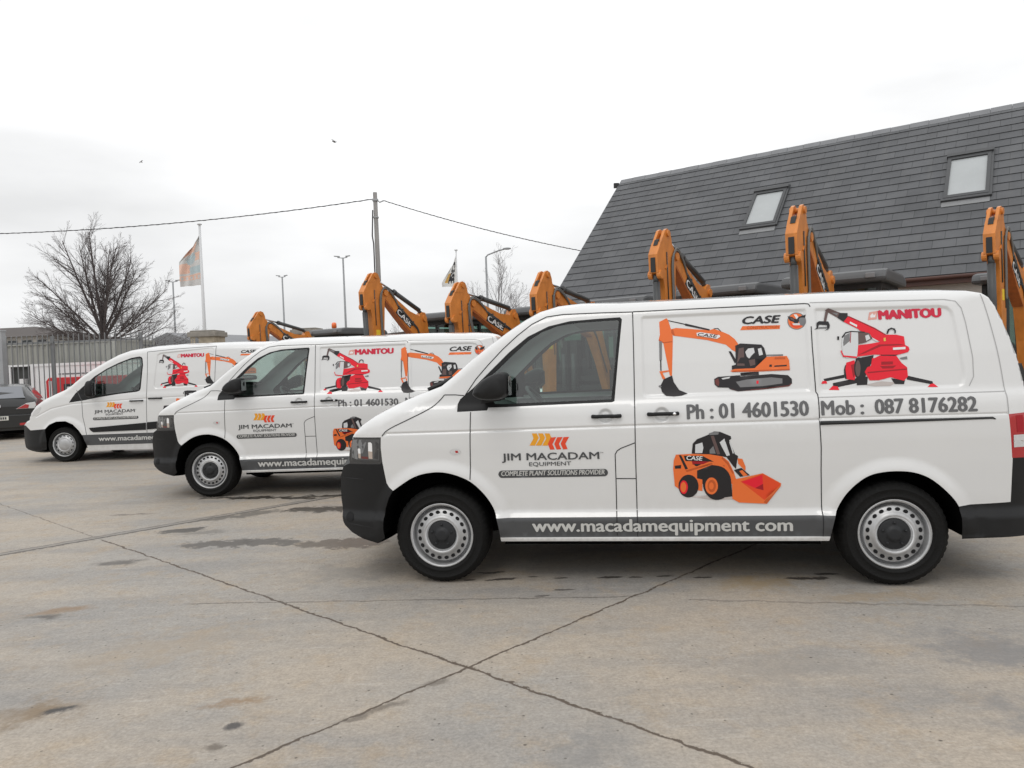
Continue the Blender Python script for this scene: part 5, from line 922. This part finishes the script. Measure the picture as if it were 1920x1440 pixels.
tree((p.x, p.y, 0), 7.6, 2.6, 'small bare tree left of the slate roof edge, lower than its neighbour', 23, .10, .3, 10, 4, .7)
p = spot(618, 612, 95.0); tree((p.x, p.y, 0), 7.2, 1.6, 'tiny distant bare tree seen above the roof with the orange beacon', 8, .10, .35, 9, 3, .8)
p = spot(745, 600, 90.0); tree((p.x, p.y, 0), 8.2, 2.4, 'distant bare tree above the brown roofed shed', 9, .10, .35, 9, 3, .8)
# ------------------------------------------------------------------ poles, wires, lamps, flags, gulls
top = spot(703, 361, 38.0); U = thing('utility_pole', (top.x, top.y, 0), 0, 'grey wooden utility pole carrying the overhead cables', 'pole')
q = MB(); q.tube([(0, 0, 0), (0, 0, top.z)], [.150, .105], 12); q.build('post', 'timber_pole', U)
q = MB(); q.tube([(-.13, -.12, top.z-.9), (-.20, -.14, top.z-2.2), (-.15, -.13, top.z-2.6), (-.15, -.13, .4)], .035, 6); q.build('cable_run', 'cable', U)
q = MB(); q.tube([(-.25, 0, top.z-.34), (.15, 0, top.z-.36)], .03, 6); q.tube([(.08, 0, top.z-.36), (.22, 0, top.z-.5), (.42, 0, top.z-.42)], .035, 6); q.box((0, 0, top.z-.38), (.27, .27, .10)); q.build('bracket', 'galvanised', U); q = MB(); q.box((0, 0, top.z-1.25), (.26, .26, .06)); q.build('strap', 'galvanised', U)
def wire(name, a, b, sag, r, label):
    pts = []
    for i in range(41):
        t = i/40; p = a.lerp(b, t); p.z -= sag*4*t*(1-t); pts.append(p)
    m = MB(); tw = 60
    m.tube(pts, r, 6); n = 500; hel = []
    for i in range(n+1):
        t = i/n; p = a.lerp(b, t); p.z -= sag*4*t*(1-t); an = i*.55; hel.append(p+Vector((0, math.cos(an)*r*.9, math.sin(an)*r*.9)))
    m.tube(hel, r*.75, 4); return tag(m.build(name, 'cable'), label, 'cable')
wire('overhead_cable', Vector((top.x-.25, top.y, top.z-.34)), spot(-260, 440, 40.0), .55, .021, 'overhead cable sagging from the pole to the left edge of the photo')
wire('overhead_cable', Vector((top.x+.42, top.y, top.z-.42)), spot(1240, 494, 42.0), .35, .019, 'overhead cable running from the pole down behind the slate roof')
def lamp_post(px_, py_, dist, kind, label):
    t = spot(px_, py_, dist); r = thing('lamp_post', (t.x, t.y, 0), 0, label, 'street lamp', 'lamp posts beyond the yard')
    m = MB(); m.tube([(0, 0, 0), (0, 0, t.z)], [.12, .075], 10); m.build('post', 'painted_grey', r)
    if kind == 'arm':
        m = MB(); m.tube([(0, 0, t.z-.05), (.15, 0, t.z+.12), (1.0, 0, t.z+.42), (1.45, 0, t.z+.52)], .055, 8); m.build('arm', 'painted_grey', r)
        m = MB(); m.lathe([(0, -.30), (.10, -.26), (.15, -.05), (.15, .15), (.09, .32), (0, .36)], 12, lambda a, b, q: (1.62+q, a, t.z+.55+b*.6)); m.build('lamp_head', 'painted_grey', r)
    else:
        for s in kind:
            m = MB(); m.tube([(0, 0, t.z-.05), (s*.5, 0, t.z+.02)], .04, 6); m.prism([(s*.30, t.z+.06), (s*.80, t.z+.12), (s*.80, t.z+.18), (s*.30, t.z+.14)], -.12, .12, lambda u, v, q: (u, q, v)); m.build('lamp_head', 'painted_grey', r)
    return r
lamp_post(911, 481, 58.0, 'arm', 'street lamp with one long curved arm beside a slender bare tree')
lamp_post(643, 483, 68.0, (-1, .8), 'tall lamp post with two flat heads, left of the utility pole')
lamp_post(529, 519, 80.0, (-.8, .7), 'lamp post with small twin heads, above the farthest digger arm')
lamp_post(324, 528, 80.0, (-1, 1), 'lamp post with a wide T head seen through the twigs left of the flag')
def flag(px_, py_, dist, label, W, H, drop, paint, rz, mats, pole_r, drape):
    t = spot(px_, py_, dist); r = thing('flagpole', (t.x, t.y, 0), rz, label, 'flagpole')
    m = MB(); m.tube([(0, 0, 0), (0, 0, t.z*.5), (0, 0, t.z)], [pole_r*1.35, pole_r*1.2, pole_r*.8], 10); m.lathe([(0, 0), (.09, .01), (.09, .05), (0, .08)], 10, lambda a, b, q: (a, b, t.z+q)); m.build('post', 'vinyl_light', r)
    m = MB(); m.smooth = True; nu, nv = 44, 66; idx = {}
    for i in range(nu+1):
        for j in range(nv+1):
            u, v = i/nu, j/nv; x, y, z = drape(u, v); idx[i, j] = m.vert((-x, y, t.z-drop-z))
    for i in range(nu):
        for j in range(nv):
            m.cur = paint((i+.5)/nu, (j+.5)/nv); m.face([idx[i, j], idx[i+1, j], idx[i+1, j+1], idx[i, j+1]])
    fl = m.build('flag', mats, r, recalc=False); return r, fl, t
def drape1(u, v):
    # hoist on the right; the free edge has dropped and folded, the top corner droops
    x = (.10+.85*min(1, v*2.3)**.8)*u; z = v*2.17+.06 + u*(.34*(1-v)*1.5+.06*v); y = .10*math.sin(u*9+v*4)*u+.06*math.sin(u*17-v*6)*u; return x*.92, y, z
def paint1(u, v):
    u2 = u+.04*math.sin(v*9)
    if .78 < v < .88: return 1 if (int(u*11) % 2 == 0 or v < .80 or v > .86) else 0
    if v > .76 or v < .13: return 0
    if (u2-.45)**2/.05+(v-.46)**2/.012 < 1: return 2
    if v > .62 and u2 < .55: return 2
    if .14 < v < .33 and u2 > .35: return 1
    if .36 < v < .52 and .05 < u2 < .28: return 1
    if .50 < v < .72 and u2 > .5: return 1
    return 0
flag(374, 422, 30.0, 'white flagpole with a pale grey, orange and teal flag hanging limp', 1, 2, .15, paint1, 0, ['flag_grey', 'flag_orange', 'flag_teal'], .055, drape1)
def drape2(u, v):
    x = .82*u*min(1, .18+v*1.0); z = v*1.75+.05+u*(.5*(1-v)); y = .06*math.sin(u*8+v*5)*u; return x, y, z
def paint2(u, v):
    if .60 < u < .80 and .50 < v < .86: return 1
    return 0
r2, fl2, t2 = flag(855, 470, 40.0, 'pole with a small white flag with black and gold lettering', 1, 2, .1, paint2, 0, ['flag_white', 'flag_gold'], .04, drape2)
vs, fs = fit_text('CASE', 1, 1, bold=.04)
def f2(a, b, e):   # printed along the flag, reading downwards
    v = .20+.66*a; u = .58-.38*b+.0; x, y, z = drape2(max(0, u), v); return (-x, y-.012-e, t2.z-.1-z)
part_mesh('lettering', [f2(a, b, e) for a, b, e in vs], None, fs, 'flag_black', fl2)
for px_, py_, dist, s, b_, lab in ((626, 266, 62.0, 1.0, .5, 'gull gliding high left of the utility pole'), (265, 304, 85.0, .75, -.2, 'tiny gull in the sky above the wide bare tree')):
    c = spot(px_, py_, dist); m = MB(); m.tube([(-.22*s, 0, 0), (-.1*s, 0, .01), (.05*s, 0, .015), (.2*s, 0, 0)], [.015*s, .06*s, .07*s, .02*s], 8)
    for k in (-1, 1):
        W_ = [(0, 0, .03), (.05*s, k*.22*s, .14*s), (-.03*s, k*.5*s, .08*s)]; B_ = [(-.13*s, 0, .03), (-.10*s, k*.22*s, .13*s), (-.08*s, k*.5*s, .075*s)]
        for i in range(2): m.face([m.vert(p) for p in (W_[i], W_[i+1], B_[i+1], B_[i])]); m.face([m.vert(Vector(p)-Vector((0, 0, .012))) for p in (W_[i], W_[i+1], B_[i+1], B_[i])])
    o = m.build('gull', 'gull', None, c); o.rotation_euler = (b_, .2, .9); tag(o, lab, 'bird', 'gulls in flight')
# ------------------------------------------------------------------ left: fence, containers, machines, buildings beyond
def fence(p0, p1, h, pitch, post_every, label, posth=.0, rails=(.25, -.22)):
    a, b = Vector((p0.x, p0.y, 0)), Vector((p1.x, p1.y, 0)); L = (b-a).length; d = (b-a)/L; an = math.atan2(d.y, d.x)
    r = thing('palisade_fence', a, an, label, 'fence'); n = max(1, round(L/post_every)); st = L/n
    for k in range(n+1): m = MB(); m.box((k*st, .06, (h+posth)/2), (.10, .08, h+posth)); m.build('post', 'fence_steel', r)
    for z in (rails[0], h+rails[1]): m = MB(); m.box((L/2, .0, z), (L, .05, .06)); m.build('rail', 'fence_steel', r)
    for k in range(n):
        m = MB(); q = int(st/pitch)
        for j in range(q):
            x = k*st+(j+.5)*st/q; m.prism([(x-.012, .06), (x+.012, .06), (x+.012, h+.02), (x, h+.05), (x-.012, h+.02)], -.050, -.027, lambda u, v, t: (u, t, v))
        m.build('pale_panel', 'fence_steel', r)
    return r
fa0, fa1 = spot(-230, 640, 24.5), spot(262, 640, 24.0)
fence(fa0, fa1, 2.95, .165, 2.75, 'grey steel palisade fence in front of the containers on the left', 0.0, (.3, -.20))
fb0, fb1 = spot(267, 640, 24.2), spot(372, 630, 29.0)
fence(fb0, fb1, 2.85, .26, 2.6, 'grey steel gate section sloping back from the fence to the stone pier', .12, (.3, -.30))
fp = spot(1, 640, 22.5); q = MB(); q.box((0, 0, 1.52), (.20, .20, 3.04)); q.box((0, 0, 3.06), (.23, .23, .05)); tag(q.build('gate_post', 'galvanised', None, (fp.x, fp.y, 0), bevel=.01), 'thick grey square steel post behind the black car at the left edge', 'post')
def container(pl, pr, depth, h, m_, ribs, name, label, z0=0.0):
    a, b = Vector((pl.x, pl.y, z0)), Vector((pr.x, pr.y, z0)); L = (b-a).length; an = math.atan2(b.y-a.y, b.x-a.x)
    r = thing(name, a, an, label, 'container'); q = MB(); pr_ = []
    if ribs:
        n = int(L/.28)
        for k in range(n):
            x = k*L/n; w_ = L/n; pr_ += [(x, 0), (x+w_*.30, 0), (x+w_*.45, .05), (x+w_*.80, .05), (x+w_*.95, 0)]
        pr_ += [(L, 0), (L, depth), (0, depth)]
    else: pr_ = [(0, 0), (L, 0), (L, depth), (0, depth)]
    q.prism(pr_, .12, h-.10, lambda u, v, t: (u, v, t)); q.build('wall', m_, r)
    q = MB(); q.box((L/2, depth/2-.0, .06), (L+.04, depth+.06, .12)); q.box((L/2, depth/2, h-.05), (L+.04, depth+.06, .10))
    for x in (0, L):
        for y in (0, depth): q.box((x, y, h/2), (.13, .13, h-.01))
    q.build('frame', m_, r); return r, L
gc, GL = container(spot(8, 640, 32.0), spot(214, 640, 31.0), 2.4, 3.14, 'container_grey', True, 'shipping_container', 'grey corrugated container standing behind the white one and the fence')
wc, WL = container(spot(62, 690, 28.3), spot(300, 690, 27.6), 2.3, 2.16, 'container_white', False, 'site_cabin', 'white flat sided site cabin behind the fence with two lines of small grey print')
q = MB()
for z in (1.72, 1.56):
    x = 1.05; rr = random.Random(int(z*100))
    while x < 2.35:
        w_ = rr.uniform(.05, .22); q.prism([(x, z), (x+w_, z), (x+w_, z+.055), (x, z+.055)], -.006, -.002, lambda u, v, t: (u, t, v)); x += w_+.035
q.build('printed_lines', 'vinyl_grey', wc)
dk, DL = container(spot(12, 690, 28.6), spot(58, 690, 28.5), 2.2, 2.12, 'dark_inside', False, 'open_store', 'dark open store between the post and the white cabin, pale frame round it')
q = MB()
for x in (.02, .22): q.box((x, -.09, 1.05), (.07, .05, 2.1))
q.box((DL/2, -.09, 2.12), (DL, .05, .07)); q.box((DL*.74, -.1, .82), (.24, .2, 1.60)); q.build('door_frame', 'container_white', dk)
gp = spot(86, 720, 26.4); gen = thing('red_generator', (gp.x, gp.y, 0), -.06, 'red generator set with a dark louvre standing in front of the white cabin', 'generator')
q = MB(); q.prism([(0, .25), (3.1, .25), (3.1, 1.55), (2.9, 1.62), (.1, 1.62), (0, 1.5)], 0, 1.1, lambda u, v, t: (u, t, v)); q.build('housing', 'machine_red', gen, bevel=.03)
q = MB(); q.box((.95, -.02, 1.18), (.55, .03, .40)); q.build('louvre', 'plant_black', gen); q = MB(); q.box((.18, -.02, 1.1), (.10, .03, .8)); q.box((.95, -.04, 1.22), (.30, .02, .12)); q.build('sticker', 'vinyl_light', gen)
q = MB(); q.box((1.5, .5, .15), (3.0, .9, .22)); q.build('skid', 'plant_black', gen)
# grey pier of stone by the gate
pp = spot(390, 640, 30.0); pier = thing('gate_pier', (pp.x, pp.y, 0), -.05, 'square stone gate pier with a flat coping slab behind the flagpole', 'gate pier')
q = MB(); q.box((0, 0, 1.51), (.98, .98, 3.02)); q.build('shaft', 'stone', pier); q = MB(); q.box((0, 0, 3.12), (1.14, 1.14, .20)); q.box((0, 0, 3.25), (1.0, 1.0, .06)); q.build('coping', 'coping', pier, bevel=.03)
pp = spot(578, 640, 31.0); pier = copy_tree(pier); pier.location = (pp.x, pp.y, 0); pier['label'] = 'second stone gate pier half hidden behind the dark cab roof with the beacon'
for o_ in bpy.data.objects:
    if o_.name.split('.')[0] == 'gate_pier': o_['group'] = 'stone gate piers'
def block(name, label, pl, pr, depth, h, roof_m, wall_m, kind='flat', rise=1.0, over=.3, windows=0, wz=(1.2, 2.2)):
    a, b = Vector((pl.x, pl.y, 0)), Vector((pr.x, pr.y, 0)); L = (b-a).length; r = thing(name, a, math.atan2(b.y-a.y, b.x-a.x), label, 'building')
    q = MB(); q.box((L/2, depth/2, h/2), (L, depth, h)); wl_ = q.build('wall', wall_m, r); q = MB()
    if kind == 'flat': q.box((L/2, depth/2, h+.12), (L+2*over, depth+2*over, .26))
    elif kind == 'gable': q.prism([(-over, h), (L+over, h), (L/2, h+rise)], -over, depth+over, lambda u, v, t: (u, t, v))
    elif kind == 'hip':
        v = [q.vert(p) for p in ((-over, -over, h), (L+over, -over, h), (L+over, depth+over, h), (-over, depth+over, h), (depth*.5, depth/2, h+rise), (L-depth*.5, depth/2, h+rise))]
        for f_ in ((0, 1, 5, 4), (1, 2, 5), (2, 3, 4, 5), (3, 0, 4), (3, 2, 1, 0)): q.face([v[i] for i in f_])
    elif kind == 'mono': q.prism([(-over, h+rise*.0), (depth+over, h+rise), (depth+over, h+rise-.25), (-over, h-.25+.4)], -over, L+over, lambda u, v, t: (t, u, v))
    q.build('roof', roof_m, r)
    if windows:
        for k in range(windows):
            q = MB(); x = L*(k+.5)/windows; q.box((x, -.03, sum(wz)/2), (L/windows*.62, .08, wz[1]-wz[0])); q.build('window', 'dark_pane', r)
    return r
block('old_hall', 'old dark building with a hipped brown roof at the far left behind the tree', spot(-330, 640, 62.0), spot(92, 640, 60.0), 10, 5.1, 'old_roof', 'wall_render', 'hip', 1.15, .4, 16, (3.7, 4.8))
block('warehouse', 'grey gabled warehouse left of the stone gate pier', spot(262, 640, 62.0), spot(372, 640, 60.0), 14, 4.05, 'shed_grey', 'shed_grey', 'gable', 1.0, .15)
block('warehouse', 'long pale roofed warehouse stretching behind the gate piers', spot(415, 640, 75.0), spot(600, 640, 74.0), 12, 4.65, 'shed_roof', 'shed_grey', 'mono', 1.05, .2)
block('warehouse', 'low distant grey warehouse between the diggers and the lamp posts', spot(590, 640, 112.0), spot(1100, 640, 112.0), 12, 4.6, 'shed_roof', 'shed_grey', 'flat', .5, .2)
block('brown_shed', 'brown flat roofed shed behind the digger in front of the utility pole', spot(704, 640, 34.0), spot(812, 640, 30.0), 4, 2.75, 'brown_roof', 'brown_fascia', 'flat', .5, .45)
# ------------------------------------------------------------------ dark hatchback at the left edge, seen from behind
cpos = spot(-6, 770, 19.6); car = thing('parked_car', (cpos.x, cpos.y, 0), 0.50, 'black hatchback seen from behind at the left edge of the photo', 'car')
q = MB(); q.smooth = True
# stations along the car: y, belt height, top height, belt half width, top half width
ST = [(0, .78, .86, .84, .78), (.04, .92, .98, .86, .70), (.10, 1.00, 1.06, .87, .66), (.30, 1.02, 1.22, .88, .63), (.55, 1.03, 1.37, .88, .60), (.85, 1.02, 1.435, .88, .59), (1.8, .98, 1.46, .88, .60), (2.5, .94, 1.40, .87, .62), (2.9, .92, 1.22, .87, .64), (3.3, .90, 1.00, .86, .70), (4.0, .80, .88, .84, .70), (4.38, .60, .68, .74, .6)]
rings = []
for y, zb, zt, wb, wt in ST:
    h = [(wb*.95, .24), (wb, .40), (wb*1.01, .62), (wb, zb), (wb*.975, zb+.025), (wt+.03, zt-.05), (wt-.03, zt-.008), (wt*.6, zt+.006), (0, zt+.012)]
    rings.append([q.vert((a, y, b)) for a, b in h+[(-a, b) for a, b in h[-2::-1]]])
for a, b in zip(rings[:-1], rings[1:]):
    for j in range(len(a)-1): q.face([a[j], a[j+1], b[j+1], b[j]])
q.smooth = False; q.face(rings[0]); q.face(list(reversed(rings[-1]))); q.build('body', 'car_black', car)
q = MB(); q.prism([(-.84, .30), (.84, .30), (.90, .46), (.90, .62), (.86, .66), (-.86, .66), (-.90, .62), (-.90, .46)], -.12, .10, lambda u, v, t: (u, t, v)); q.build('rear_bumper', 'car_black', car, bevel=.03)
q = MB(); q.prism([(-.64, 0), (.64, 0), (.60, .08), (.53, .50), (-.53, .50), (-.60, .08)], -.004, .010, lambda u, v, t: (u, .115+v*.86-t*.55, 1.085+v*.60+t*.8)); q.build('rear_window', 'car_glass', car)
for s in (-1, 1):
    q = MB(); q.prism([(.62, 1.10), (1.0, 1.38), (2.3, 1.36), (2.75, 1.12), (2.7, 1.0), (.62, 1.06)], .0, .012, lambda u, v, t: (s*(.855-(v-1.03)*.60+t), u, v)); q.build('side_window', 'car_glass', car)
for s in (-1, 1):
    q = MB(); q.prism([(s*.42, .80), (s*.84, .80), (s*.88, .88), (s*.86, .97), (s*.66, .945)], -.035, .1, lambda u, v, t: (u, t, v)); tl = q.build('tail_light', 'lens_clear', car, bevel=.01)
    q = MB(); q.prism([(s*.45, .812), (s*.70, .812), (s*.72, .90), (s*.64, .92)], -.045, -.03, lambda u, v, t: (u, t, v)); q.build('red_lens', 'lens_red', tl)
    q = MB(); q.prism([(s*.50, .37), (s*.76, .38), (s*.77, .44), (s*.50, .43)], -.13, -.115, lambda u, v, t: (u, t, v)); q.build('reflector', 'lens_red', car)
    for y in (.75, 3.45):
        t = MB(); t.lathe([(.20, .64), (.30, .63), (.325, .66), (.325, .80), (.30, .835), (.20, .83)], 36, lambda a, b, tt, s=s, y=y: (s*tt, y+a, .325+b), closed=True); w2 = t.build('wheel', 'rubber', car); t = MB(); t.lathe([(.205, .83), (.15, .80), (.03, .82), (0, .82)], 20, lambda a, b, tt, s=s, y=y: (s*tt, y+a, .325+b)); t.build('rim', 'steel_wheel', w2)
q = MB(); q.prism([(-.26, .52), (.26, .52), (.26, .63), (-.26, .63)], -.135, -.122, lambda u, v, t: (u, t, v)); pl_ = q.build('number_plate', 'plate', car)
q = MB()
for k in range(9):
    if k not in (3,): q.prism([(-.22+k*.05, .545), (-.187+k*.05, .545), (-.187+k*.05, .608), (-.22+k*.05, .608)], -.139, -.136, lambda u, v, t: (u, t, v))
q.build('plate_characters', 'plate_text', pl_)
q = MB(); q.tube([(.085*math.cos(a), -.02, .885+.055*math.sin(a)) for a in np.linspace(0, 2*PI, 24)], .010, 6); q.tube([(-.07, -.02, .91), (-.03, -.02, .885), (0, -.02, .895), (.03, -.02, .885), (.07, -.02, .91)], .008, 6); q.build('badge', 'chrome', car)
q = MB(); q.box((0, 2.2, .22), (1.5, 3.9, .14)); q.build('underbody', 'liner', car)
